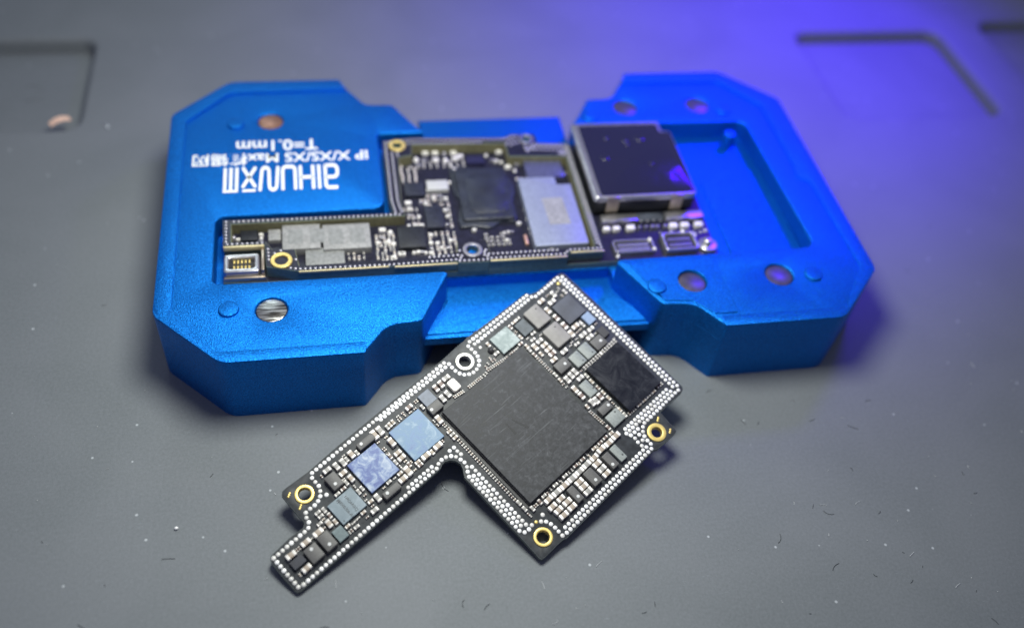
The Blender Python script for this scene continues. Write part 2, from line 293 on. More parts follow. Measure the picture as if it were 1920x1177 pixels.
D=json.loads(r'''{"O":[-0.5666,-4.7271,0.2572],"U":[0.8096,0.5703,0.1387],"V":[-0.5869,0.7897,0.1786],"outline":[[-1.7287,2.088],[-2.0457,2.1044],[-2.112,2.0978],[-2.1465,2.0571],[-2.1537,1.8279],[-2.153,1.6481],[-2.154,1.622],[-2.2001,1.5887],[-2.4,1.6004],[-2.6618,1.577],[-2.7014,1.5561],[-2.7208,1.5064],[-2.7264,1.2794],[-2.7204,1.0697],[-2.7122,1.0417],[-2.674,1.0266],[-1.5339,1.035],[-1.0465,1.0393],[-0.5323,1.0415],[-0.4937,1.0473],[-0.4602,1.0693],[-0.4045,1.0716],[-0.3423,1.0415],[-0.2999,0.9896],[-0.2863,0.925],[-0.3029,0.8644],[-0.3424,0.8074],[-0.3576,0.7693],[-0.3666,0.7717],[-0.3719,0.2876],[-0.3741,-0.1827],[-0.3841,-0.5712],[-0.3717,-0.602],[-0.3367,-0.6094],[-0.0732,-0.6065],[-0.024,-0.6098],[0.0052,-0.6123],[0.034,-0.6277],[0.9096,-0.6159],[1.3343,-0.6115],[1.7048,-0.6018],[1.7479,-0.6281],[1.8218,-0.6333],[2.0871,-0.6429],[2.1183,-0.6336],[2.1295,-0.6063],[2.1411,-0.4489],[2.1556,-0.3115],[2.5888,-0.3183],[2.636,-0.3018],[2.6626,-0.2671],[2.669,-0.026],[2.6877,0.8691],[2.7045,1.4589],[2.6991,1.9691],[2.6929,2.0027],[2.6677,2.0311],[2.5559,2.0475],[2.2011,2.0396],[2.1288,2.0594],[2.0859,2.0821],[2.0594,2.1212],[2.0037,2.1243],[1.4224,2.1373],[0.9698,2.155],[0.8989,2.1441],[0.805,2.1471],[0.5137,2.1285],[0.2795,2.1287],[0.1126,2.1232],[-0.6095,2.1184],[-1.3025,2.1071]],"rings":[[-1.9359,1.8933,0.1188,0.0778,0],[0.7116,1.9118,0.1254,0.0812,1],[-0.1699,-0.4227,0.1204,0.0797,0],[1.9036,-0.4665,0.1272,0.0709,0]],"pads":[[-1.7049,2.0417],[-1.6403,2.0428],[-1.5757,2.0439],[-1.5112,2.0449],[-1.4466,2.046],[-1.382,2.047],[-1.3174,2.0481],[-1.2528,2.0492],[-1.1882,2.0502],[-1.1236,2.0513],[-1.059,2.0524],[-0.9945,2.0534],[-0.9299,2.0545],[-0.8653,2.0555],[-0.8007,2.0566],[-0.7361,2.0577],[-0.6715,2.0587],[-0.6069,2.0598],[-0.5423,2.0608],[-0.4777,2.0619],[-0.4132,2.063],[-0.3486,2.064],[-0.284,2.0651],[-0.2194,2.0662],[-0.1548,2.0672],[-0.0902,2.0683],[-0.0256,2.0693],[0.039,2.0704],[0.1036,2.0715],[0.1681,2.0725],[0.2327,2.0736],[0.2973,2.0746],[0.3619,2.0757],[0.4265,2.0768],[0.4911,2.0778],[-0.6368,2.0199],[-0.5721,2.02],[-0.5075,2.02],[-0.4429,2.02],[-0.3782,2.02],[-0.3136,2.02],[-0.2489,2.02],[-0.1843,2.0201],[-0.1197,2.0201],[-0.055,2.0201],[0.0096,2.0201],[0.0743,2.0201],[0.1389,2.0202],[0.2036,2.0202],[0.2682,2.0202],[0.3328,2.0202],[0.3975,2.0202],[0.4621,2.0203],[0.5307,2.0242],[0.5278,1.9631],[0.5282,1.8967],[0.5449,1.8339],[0.5778,1.7799],[0.6304,1.7441],[0.6908,1.7256],[0.7554,1.7304],[0.817,1.7534],[0.8649,1.8003],[0.8917,1.8582],[0.9032,1.9193],[0.902,1.9878],[0.9007,2.0486],[0.9594,2.0854],[1.023,2.0854],[1.0866,2.0855],[1.1501,2.0855],[1.2137,2.0856],[1.2773,2.0856],[1.3409,2.0857],[1.4045,2.0857],[1.4681,2.0858],[1.5317,2.0858],[1.5952,2.0859],[1.6588,2.0859],[1.7224,2.086],[1.786,2.086],[1.8496,2.0861],[1.9132,2.0861],[1.9767,2.0862],[2.0403,2.0863],[0.9862,2.0165],[1.0499,2.0171],[1.1137,2.0176],[1.1774,2.0182],[1.2412,2.0188],[1.3049,2.0194],[1.3687,2.0199],[1.4324,2.0205],[1.4962,2.0211],[1.56,2.0217],[1.6237,2.0222],[1.6875,2.0228],[1.7512,2.0234],[1.815,2.024],[1.8787,2.0245],[1.9425,2.0251],[2.0063,2.0257],[2.0771,2.0273],[2.1271,1.9986],[2.1949,2.0006],[2.254,1.9976],[2.3208,2.0007],[2.3836,2.0034],[2.4442,2.0039],[2.5089,2.0054],[2.5745,2.0063],[2.6354,1.9733],[2.6349,1.909],[2.6344,1.8448],[2.6339,1.7805],[2.6334,1.7162],[2.6329,1.6519],[2.6325,1.5877],[2.632,1.5234],[2.6315,1.4591],[2.631,1.3948],[2.6305,1.3306],[2.63,1.2663],[2.6295,1.202],[2.6291,1.1378],[2.6286,1.0735],[2.6281,1.0092],[2.6276,0.9449],[2.6271,0.8807],[2.6266,0.8164],[2.6261,0.7521],[2.6257,0.6878],[2.6252,0.6236],[2.6247,0.5593],[2.6242,0.495],[2.6237,0.4307],[2.6232,0.3665],[2.6227,0.3022],[2.6222,0.2379],[2.6218,0.1736],[2.6213,0.1094],[2.6208,0.0451],[2.6203,-0.0192],[2.6198,-0.0835],[2.6193,-0.1477],[2.6188,-0.212],[2.5766,1.9425],[2.5761,1.8782],[2.5756,1.8139],[2.5752,1.7495],[2.5747,1.6852],[2.5742,1.6209],[2.5737,1.5565],[2.5732,1.4922],[2.5727,1.4279],[2.5722,1.3635],[2.5718,1.2992],[2.5713,1.2349],[2.5708,1.1706],[2.5703,1.1062],[2.5698,1.0419],[2.5693,0.9776],[2.5689,0.9132],[2.5684,0.8489],[2.5679,0.7846],[2.5674,0.7202],[2.5669,0.6559],[2.5664,0.5916],[2.566,0.5273],[2.5655,0.4629],[2.565,0.3986],[2.5645,0.3343],[2.564,0.2699],[2.5635,0.2056],[2.563,0.1413],[2.5626,0.077],[2.5621,0.0126],[2.5616,-0.0517],[2.5611,-0.116],[2.5606,-0.1804],[2.5801,-0.2657],[2.4596,-0.1536],[2.3957,-0.1539],[2.3317,-0.1542],[2.2678,-0.1545],[2.2038,-0.1549],[2.1398,-0.1552],[2.0759,-0.1555],[2.0119,-0.1558],[1.948,-0.1561],[1.884,-0.1564],[1.82,-0.1567],[1.7561,-0.157],[1.6921,-0.1573],[1.6281,-0.1576],[2.486,-0.2089],[2.4223,-0.209],[2.3586,-0.2091],[2.2948,-0.2092],[2.2311,-0.2093],[2.1673,-0.2094],[2.1036,-0.2095],[2.0398,-0.2096],[1.9761,-0.2098],[1.9123,-0.2099],[1.8486,-0.21],[1.7848,-0.2101],[1.7211,-0.2102],[1.6574,-0.2103],[1.5936,-0.2104],[2.5182,-0.2627],[2.4546,-0.2634],[2.3911,-0.2641],[2.3275,-0.2648],[2.264,-0.2655],[2.2004,-0.2662],[2.1368,-0.2669],[2.0733,-0.2676],[2.0097,-0.2683],[1.9462,-0.269],[1.8826,-0.2697],[1.8262,-0.2939],[1.7542,-0.2695],[1.688,-0.2697],[1.6208,-0.2652],[1.7777,-0.3372],[1.7089,-0.3337],[1.631,-0.3293],[1.7441,-0.3932],[1.6851,-0.414],[1.6185,-0.3912],[1.7292,-0.4594],[1.622,-0.4587],[1.7287,-0.5198],[1.6524,-0.5101],[1.6854,-0.5687],[1.6219,-0.57],[1.5579,-0.5705],[1.4939,-0.5709],[1.4299,-0.5714],[1.3659,-0.5718],[1.3019,-0.5723],[1.2379,-0.5728],[1.1739,-0.5732],[1.1099,-0.5737],[1.0459,-0.5742],[0.9818,-0.5746],[0.9178,-0.5751],[0.8538,-0.5755],[0.7898,-0.576],[0.7258,-0.5765],[0.6618,-0.5769],[0.5978,-0.5774],[0.5338,-0.5779],[0.4698,-0.5783],[0.4058,-0.5788],[0.3418,-0.5792],[0.2778,-0.5797],[0.2138,-0.5802],[0.1497,-0.5806],[0.0857,-0.5811],[1.5877,-0.5092],[1.5238,-0.5098],[1.4599,-0.5103],[1.396,-0.5108],[1.3321,-0.5114],[1.2682,-0.5119],[1.2042,-0.5124],[1.1403,-0.513],[1.0764,-0.5135],[1.0125,-0.514],[0.9486,-0.5146],[0.8847,-0.5151],[0.8208,-0.5156],[0.7569,-0.5162],[0.693,-0.5167],[0.629,-0.5172],[0.5651,-0.5178],[0.5012,-0.5183],[0.4373,-0.5188],[0.3734,-0.5194],[0.3095,-0.5199],[0.2456,-0.5204],[0.1817,-0.521],[0.1178,-0.5215],[0.0216,-0.5026],[0.0229,-0.4405],[0.0164,-0.3755],[-0.0057,-0.3142],[-0.0501,-0.2703],[-0.1665,-0.2254],[-0.2289,-0.2383],[0.0227,-0.2247],[0.021,-0.5695],[-0.2048,0.7995],[-0.2055,0.7347],[-0.2062,0.6699],[-0.2069,0.605],[-0.2077,0.5402],[-0.2084,0.4754],[-0.2091,0.4106],[-0.2098,0.3457],[-0.2106,0.2809],[-0.2113,0.2161],[-0.212,0.1513],[-0.2127,0.0865],[-0.2135,0.0216],[-0.2142,-0.0432],[-0.2149,-0.108],[-0.2156,-0.1728],[-0.2677,0.6999],[-0.2679,0.6354],[-0.2682,0.5709],[-0.2685,0.5064],[-0.2688,0.4419],[-0.2691,0.3774],[-0.2694,0.3129],[-0.2697,0.2484],[-0.2699,0.1839],[-0.2702,0.1194],[-0.2705,0.0549],[-0.2708,-0.0096],[-0.2711,-0.0741],[-0.2714,-0.1386],[-0.2873,0.7902],[-0.3183,0.7304],[-0.3203,0.6668],[-0.3208,0.6022],[-0.3214,0.5377],[-0.322,0.4731],[-0.3225,0.4086],[-0.3231,0.344],[-0.3236,0.2794],[-0.3242,0.2149],[-0.3248,0.1503],[-0.3253,0.0858],[-0.3259,0.0212],[-0.3264,-0.0433],[-0.327,-0.1079],[-0.3276,-0.1725],[-0.2939,-0.2286],[-0.2511,0.8411],[-0.2338,0.9047],[-0.2448,0.9636],[-0.2,1.1347],[-0.2702,1.1385],[-0.2017,1.0714],[-0.1943,1.0119],[-0.2645,1.0279],[-0.3026,1.0761],[-0.3603,1.1078],[-0.425,1.1191],[-0.4882,1.106],[-0.5784,1.1314],[-0.6426,1.1311],[-0.7068,1.1309],[-0.771,1.1306],[-0.8352,1.1303],[-0.8995,1.1301],[-0.9637,1.1298],[-0.5452,1.0762],[-0.6095,1.0759],[-0.6739,1.0756],[-0.7382,1.0753],[-0.8026,1.075],[-0.8669,1.0747],[-0.9312,1.0744],[-0.9956,1.0741],[-1.0599,1.0738],[-1.1243,1.0736],[-1.1886,1.0733],[-1.2529,1.073],[-1.3173,1.0727],[-1.3816,1.0724],[-1.446,1.0721],[-1.5103,1.0718],[-1.5746,1.0715],[-1.639,1.0712],[-1.7033,1.0709],[-1.7677,1.0706],[-1.832,1.0703],[-1.8964,1.07],[-1.9607,1.0697],[-2.025,1.0694],[-2.0894,1.0691],[-2.1537,1.0688],[-2.2181,1.0685],[-2.2824,1.0683],[-2.3467,1.068],[-2.4111,1.0677],[-2.4754,1.0674],[-2.5398,1.0671],[-2.6041,1.0668],[-2.6657,1.0851],[-2.6669,1.1474],[-2.6676,1.2117],[-2.6699,1.2754],[-2.6697,1.3402],[-2.6689,1.4046],[-2.6691,1.4692],[-2.6677,1.5324],[-2.6041,1.5324],[-2.5409,1.5341],[-2.4752,1.5348],[-2.4113,1.5365],[-2.348,1.5347],[-2.2835,1.5364],[-2.2191,1.5363],[-2.157,1.544],[-2.1108,1.5934],[-2.0973,1.6537],[-2.0649,1.7069],[-1.9973,1.7109],[-1.9316,1.7083],[-1.8698,1.7205],[-1.8142,1.7509],[-1.7475,1.716],[-1.7743,1.8003],[-1.746,1.8618],[-1.7462,1.9269],[-1.7432,1.9939]],"tinted":[[1.0094,1.9312],[-0.0998,-0.234],[2.5168,1.9369]],"gold":[[-2.0755,2.0094],[-2.0683,1.805],[2.0574,-0.3561],[2.0548,-0.5734]],"chips":[[0.6881,0.7664,1.4036,1.5909,0.085,"soc","processor",null],[-1.1242,1.5893,0.4364,0.4614,0.055,"mir1","power_chip",null],[-0.4462,1.5625,0.4875,0.4925,0.055,"mir2","power_chip",null],[2.1324,0.3602,0.6223,0.7973,0.085,"blk","memory_chip",null],[-1.6605,1.4366,0.3586,0.3034,0.05,"slate","audio_chip",null],[-2.4942,1.3022,0.1685,0.1136,0.05,"navy","regulator_chip",null],[-2.3001,1.2524,0.1702,0.1982,0.085,"ind","inductor",[-2.2959,1.3062]],[-2.1018,1.2598,0.1542,0.2153,0.085,"ind","inductor",[-2.107,1.2117]],[-1.9316,1.2311,0.1362,0.1619,0.05,"teal","small_chip",null],[-1.5849,1.7686,0.15,0.2022,0.085,"ind","inductor",[-1.5969,1.7292]],[-0.0162,1.8414,0.1755,0.1849,0.055,"slateb","small_chip",null],[-0.0323,1.6772,0.1921,0.133,0.085,"ind","inductor",[-0.093,1.6762]],[-0.98,1.8997,0.2473,0.0969,0.08,"ind","inductor",[-1.0434,1.9133]],[-1.1515,1.2159,0.24,0.094,0.085,"ind","inductor",[-1.2133,1.227]],[0.3585,1.7479,0.1233,0.1702,0.07,"white","oscillator",null],[1.3166,1.7799,0.3082,0.2791,0.055,"frost","radio_chip",null],[1.6449,1.7482,0.1778,0.2127,0.05,"slate2","small_chip",null],[1.8917,1.7467,0.2515,0.3029,0.075,"can","filter_can",[1.9547,1.8381]],[1.8987,1.3767,0.2599,0.3167,0.075,"can","filter_can",[1.9575,1.4725]],[2.3143,1.5452,0.3299,0.35,0.055,"navy2","radio_chip",null],[1.8534,0.9399,0.1694,0.1991,0.06,"frost2","filter_chip",[1.8958,0.8771]],[2.041,0.9438,0.1668,0.2166,0.06,"frost2","filter_chip",[2.0832,0.8777]],[1.6301,1.0083,0.2099,0.1569,0.075,"ind","inductor",[1.6676,1.0014]],[2.2474,0.9235,0.1944,0.1679,0.075,"ind","inductor",[2.2829,0.9194]],[2.4209,0.9938,0.1177,0.1483,0.05,"dark","small_chip",null],[2.4217,1.2698,0.1361,0.1641,0.05,"lblue","small_chip",null],[1.6488,0.5512,0.1457,0.2226,0.06,"frost2","filter_chip",[1.706,0.5105]],[1.6118,0.2085,0.2002,0.1144,0.075,"ind","inductor",[1.6725,0.2109]],[1.6223,0.034,0.2187,0.1811,0.06,"frost2","filter_chip",[1.6738,0.0912]],[0.8103,-0.3177,0.1418,0.2206,0.08,"ind","inductor",[0.8087,-0.3685]],[1.1372,-0.321,0.1144,0.2149,0.08,"ind","inductor",[1.1201,-0.3771]],[1.2935,-0.3205,0.1117,0.2253,0.06,"frost2","filter_chip",[1.3174,-0.3712]],[0.4876,-0.323,0.1062,0.2159,0.08,"ind","inductor",[0.4904,-0.366]]],"caps":[[-1.2091,1.9011,"v","L"],[-1.1437,1.873,"v","M"],[-1.3492,1.889,"v","L"],[-1.2917,1.8903,"v","M"],[-1.441,1.903,"v","L"],[-1.5559,1.9382,"u","L"],[-1.4354,1.7846,"u","L"],[-1.4072,1.669,"v","L"],[-1.483,1.6653,"v","M"],[-1.5572,1.6315,"u","M"],[-1.6518,1.628,"u","M"],[-1.3898,1.4859,"v","M"],[-1.4458,1.4807,"v","M"],[-1.3264,1.2718,"v","L"],[-1.4171,1.2937,"u","M"],[-1.4536,1.1774,"u","L"],[-1.5682,1.2491,"u","M"],[-1.0981,1.3295,"u","M"],[-1.9665,1.6057,"u","M"],[-1.8916,1.5812,"v","M"],[-1.9659,1.5509,"u","M"],[-1.8833,1.4866,"v","M"],[-1.8828,1.383,"v","M"],[-1.952,1.4134,"v","L"],[-2.0323,1.487,"u","M"],[-1.6489,1.926,"v","S"],[-1.4811,1.7242,"u","S"],[-1.4367,1.5662,"v","S"],[-1.4147,1.4011,"u","S"],[-1.4457,1.3458,"u","S"],[-1.4321,1.2395,"u","S"],[-1.6487,1.2389,"u","S"],[-1.6925,1.2352,"u","S"],[-1.7361,1.2316,"u","S"],[-1.5681,1.1764,"u","S"],[-1.9643,1.5045,"u","S"],[-1.2896,1.9564,"u","S"],[-2.1139,1.4145,"u","X"],[-2.2917,1.418,"u","X"],[-2.5056,1.415,"u","X"],[-2.468,1.178,"u","X"],[-2.0264,1.4154,"u","S"],[-2.2029,1.4163,"u","S"],[-2.4168,1.4221,"v","S"],[-2.3828,1.4224,"v","S"],[-2.5676,1.1763,"v","S"],[-1.8096,1.2461,"u","M"],[-1.7372,1.1692,"u","M"],[-1.8392,1.1745,"v","S"],[-1.8039,1.1745,"v","S"],[0.3546,1.8943,"u","L"],[0.2459,1.8707,"v","L"],[0.1599,1.8715,"v","L"],[0.2191,1.7144,"v","L"],[0.1274,1.7088,"v","L"],[-0.2723,1.9022,"u","L"],[-0.1416,1.7952,"v","M"],[-0.1657,1.9073,"v","S"],[-0.1314,1.9078,"v","S"],[-0.6509,1.8791,"v","M"],[-0.6029,1.8841,"v","M"],[-0.5516,1.8864,"v","M"],[-0.7497,1.9032,"v","X"],[-0.839,1.9059,"v","X"],[-0.7427,1.6913,"v","X"],[-0.1023,1.5258,"v","X"],[-0.3777,1.8638,"v","S"],[-0.3817,1.9036,"u","S"],[-0.4449,1.8631,"v","S"],[-0.4813,1.8594,"v","S"],[-0.4552,1.9083,"u","S"],[-0.3004,1.8439,"u","S"],[-0.2232,1.8424,"u","S"],[-0.1553,1.5588,"v","S"],[-0.157,1.4881,"v","S"],[-0.7443,1.7958,"u","S"],[-0.8604,1.8053,"u","S"],[-0.8657,1.7049,"u","S"],[-0.8616,1.6721,"u","S"],[-0.0974,1.4413,"u","S"],[-0.0936,1.408,"u","S"],[-0.2507,1.2856,"v","S"],[-0.1075,1.3253,"u","M"],[-0.1064,1.2708,"u","M"],[-0.1053,1.2163,"u","M"],[-0.3473,1.2743,"u","X"],[-0.7777,1.5386,"u","L"],[-0.781,1.4604,"u","L"],[-0.8742,1.4646,"v","M"],[-0.872,1.5664,"v","M"],[-0.5454,1.2762,"u","X"],[-0.4497,1.2644,"v","M"],[-0.671,1.2882,"u","M"],[-0.6695,1.2407,"u","M"],[-0.8375,1.2791,"v","X"],[-0.9273,1.3233,"u","M"],[-0.9495,1.2433,"u","X"],[-1.187,1.3183,"u","S"],[-1.0119,1.3243,"u","S"],[-0.7669,1.3338,"v","M"],[-0.7234,1.3457,"v","S"],[-0.7725,1.4012,"u","S"],[-0.7581,1.2387,"u","S"],[-0.8632,1.3904,"v","S"],[-0.8649,1.3575,"v","S"],[-0.8683,1.6143,"u","S"],[0.7624,1.5973,"v","S"],[0.8052,1.6043,"v","S"],[1.1018,1.7182,"u","M"],[1.1199,1.7868,"u","S"],[1.1063,1.8832,"v","M"],[1.4448,1.6103,"u","M"],[1.511,1.8769,"v","M"],[1.595,1.8981,"u","M"],[1.5114,1.6778,"v","M"],[0.9883,1.7262,"v","S"],[0.9814,1.6807,"v","S"],[0.9147,1.6874,"v","S"],[0.8615,1.6698,"v","S"],[1.0216,1.6715,"v","S"],[1.2438,1.595,"u","S"],[1.6757,1.9026,"u","M"],[1.5279,1.7827,"v","S"],[1.6841,1.6083,"u","M"],[1.7467,1.5279,"u","S"],[1.6132,1.5438,"u","M"],[1.4815,1.5262,"v","M"],[2.1133,1.8844,"u","L"],[2.2188,1.7808,"u","L"],[2.0799,1.7218,"v","L"],[2.0864,1.5672,"v","L"],[2.0854,1.4065,"v","L"],[2.0742,1.2623,"v","L"],[2.3195,1.8536,"v","L"],[2.479,1.7777,"v","M"],[2.4065,1.7635,"v","S"],[2.4021,1.8504,"u","S"],[2.4546,1.8755,"v","S"],[2.2497,1.8967,"u","S"],[2.273,1.3028,"u","M"],[1.486,1.7658,"v","S"],[2.197,1.3039,"u","L"],[2.293,1.2519,"v","M"],[2.3283,1.1373,"u","L"],[2.185,1.1469,"u","L"],[2.2252,1.0589,"u","L"],[2.2219,1.2324,"u","S"],[2.1572,1.2277,"u","S"],[2.0207,1.106,"u","M"],[1.8071,1.143,"u","L"],[1.664,1.4702,"u","L"],[1.6686,1.3834,"u","L"],[1.6664,1.304,"u","L"],[1.6622,1.2255,"u","L"],[1.5506,1.4435,"v","L"],[1.5471,1.3192,"v","M"],[1.4688,1.3676,"v","M"],[1.4703,1.4705,"v","M"],[1.611,1.1464,"u","L"],[1.4734,0.9833,"v","M"],[1.4651,0.8821,"v","M"],[1.539,0.8251,"v","L"],[1.6211,0.8325,"v","L"],[1.6994,0.8372,"v","L"],[1.6876,0.7271,"u","L"],[1.5772,1.6079,"u","S"],[2.0769,1.1635,"u","S"],[1.992,1.1705,"u","S"],[1.9419,1.1476,"u","S"],[1.7801,0.6963,"v","M"],[1.771,0.5954,"v","M"],[1.7685,0.4767,"v","M"],[1.5126,0.6606,"v","L"],[1.5141,0.5397,"v","L"],[2.4507,1.1504,"u","S"],[2.3313,1.051,"u","S"],[1.78,0.7925,"u","S"],[2.468,0.8261,"u","S"],[1.552,0.381,"v","L"],[1.6126,0.3652,"v","L"],[1.6942,0.3688,"v","L"],[1.4646,0.3853,"v","M"],[1.7698,0.3804,"v","M"],[1.7677,0.2813,"v","M"],[1.7638,0.196,"v","S"],[1.7623,0.1283,"v","S"],[1.7597,0.0689,"v","M"],[1.7577,-0.0228,"v","M"],[1.4622,0.0045,"v","M"],[2.0035,-0.0521,"u","M"],[2.099,-0.0543,"u","M"],[2.191,-0.0529,"u","M"],[2.2926,-0.053,"u","M"],[1.4345,-0.0747,"u","M"],[1.3288,-0.0598,"u","M"],[1.2302,-0.0627,"u","M"],[1.1128,-0.0662,"u","M"],[1.4444,-0.1425,"u","X"],[1.2994,-0.1464,"u","X"],[1.1688,-0.138,"u","X"],[0.9,-0.0666,"u","M"],[0.7726,-0.0645,"u","M"],[0.5741,-0.0675,"u","M"],[0.4,-0.0669,"u","M"],[0.1945,-0.0703,"u","M"],[0.1037,-0.0903,"v","M"],[1.1658,-0.0725,"v","S"],[0.9876,-0.057,"v","S"],[1.0003,-0.0922,"v","S"],[0.8337,-0.0734,"v","S"],[0.6469,-0.0701,"v","S"],[0.7005,-0.0715,"v","S"],[0.4779,-0.0577,"v","S"],[0.4906,-0.0923,"v","S"],[0.3203,-0.0654,"v","S"],[0.259,-0.0788,"v","S"],[1.0199,-0.1538,"u","X"],[0.8791,-0.1517,"u","X"],[0.7459,-0.1553,"u","X"],[0.6108,-0.156,"u","X"],[0.4739,-0.1539,"u","X"],[0.3352,-0.149,"u","X"],[0.1978,-0.1442,"u","X"],[0.9842,-0.2342,"u","X"],[0.9839,-0.3221,"u","X"],[0.9835,-0.4039,"u","X"],[0.6456,-0.2452,"u","X"],[0.6427,-0.3234,"u","X"],[0.643,-0.4042,"u","X"],[0.3226,-0.238,"u","L"],[0.3492,-0.321,"u","X"],[0.1718,-0.2393,"u","X"],[0.1941,-0.3215,"u","X"],[0.35,-0.4067,"u","X"],[0.1983,-0.4094,"u","X"],[-0.0228,-0.0883,"v","M"],[0.0224,-0.0859,"v","S"],[0.0556,-0.0878,"v","S"],[-0.0978,0.0755,"v","M"],[-0.0988,-0.0249,"v","M"],[-0.106,-0.104,"v","S"],[-0.1036,-0.1342,"v","S"],[-0.0898,1.3686,"u","S"],[-0.095,1.1647,"u","S"],[-0.0954,1.1238,"u","S"],[-0.0958,1.083,"u","S"],[-0.0962,1.0421,"u","S"],[-0.0966,1.0012,"u","S"],[-0.097,0.9603,"u","S"],[-0.0974,0.9194,"u","S"],[-0.0978,0.8785,"u","S"],[-0.0982,0.8377,"u","S"],[-0.0986,0.7968,"u","S"],[-0.099,0.7559,"u","S"],[-0.0994,0.715,"u","S"],[-0.0998,0.6741,"u","S"],[-0.1002,0.6332,"u","S"],[-0.1006,0.5923,"u","S"],[-0.101,0.5515,"u","S"],[-0.1014,0.5106,"u","S"],[-0.1018,0.4697,"u","S"],[-0.1022,0.4288,"u","S"],[-0.1027,0.3879,"u","S"],[-0.1031,0.347,"u","S"],[-0.1035,0.3062,"u","S"],[-0.1039,0.2653,"u","S"],[-0.1043,0.2244,"u","S"],[-0.1047,0.1835,"u","S"],[-0.1051,0.1426,"u","S"],[0.2605,1.6307,"v","S"],[0.2887,1.627,"v","S"],[0.3169,1.6233,"v","S"],[0.345,1.6196,"v","S"],[0.3732,1.6159,"v","S"],[0.4014,1.6122,"v","S"],[0.4981,1.6084,"v","S"],[0.5288,1.6075,"v","S"],[0.5595,1.6067,"v","S"],[0.5902,1.6058,"v","S"],[0.6209,1.605,"v","S"],[0.6517,1.6041,"v","S"],[0.6824,1.6033,"v","S"],[0.7131,1.6024,"v","S"],[0.8482,1.624,"v","S"],[0.8803,1.6198,"v","S"],[0.9124,1.6156,"v","S"],[0.9445,1.6114,"v","S"],[0.9766,1.6073,"v","S"],[1.0087,1.6031,"v","S"],[1.0408,1.5989,"v","S"],[1.0729,1.5947,"v","S"],[1.105,1.5905,"v","S"],[1.1371,1.5863,"v","S"],[1.1692,1.5821,"v","S"],[1.2914,1.5927,"u","S"],[1.329,1.5928,"u","S"],[1.3666,1.5928,"u","S"],[1.8434,0.7859,"v","N"],[1.8903,0.7866,"v","N"],[1.9372,0.7873,"v","N"],[1.9841,0.7881,"v","N"],[2.0311,0.7888,"v","N"],[2.078,0.7895,"v","N"],[2.1249,0.7903,"v","N"],[2.1718,0.791,"v","N"],[2.2187,0.7917,"v","N"],[2.2657,0.7924,"v","N"],[2.3126,0.7932,"v","N"],[2.3595,0.7939,"v","N"],[2.4064,0.7946,"v","N"],[2.4533,0.7954,"v","N"],[1.8163,-0.0505,"v","S"],[1.8528,-0.0514,"v","S"],[1.8893,-0.0524,"v","S"],[1.9258,-0.0534,"v","S"],[2.3935,-0.046,"v","S"],[2.4325,-0.048,"v","S"],[2.4715,-0.05,"v","S"],[1.4479,0.3185,"u","S"],[1.4498,0.2859,"u","S"],[1.4518,0.2533,"u","S"],[1.4537,0.2207,"u","S"],[1.4556,0.1881,"u","S"],[1.4575,0.1555,"u","S"],[1.4594,0.1229,"u","S"],[1.4613,0.0903,"u","S"],[1.4724,1.3059,"u","S"],[1.4719,1.2695,"u","S"],[1.4713,1.2331,"u","S"],[1.4708,1.1967,"u","S"],[1.4703,1.1603,"u","S"],[1.4697,1.1239,"u","S"],[1.4692,1.0875,"u","S"],[1.4687,1.0511,"u","S"],[1.4585,0.8176,"u","S"],[1.4644,0.7617,"u","S"]],"cputext":[[0.5794,0.9005],[0.6631,0.6813],[0.4839,0.9125],[0.4851,0.7313]]}''')
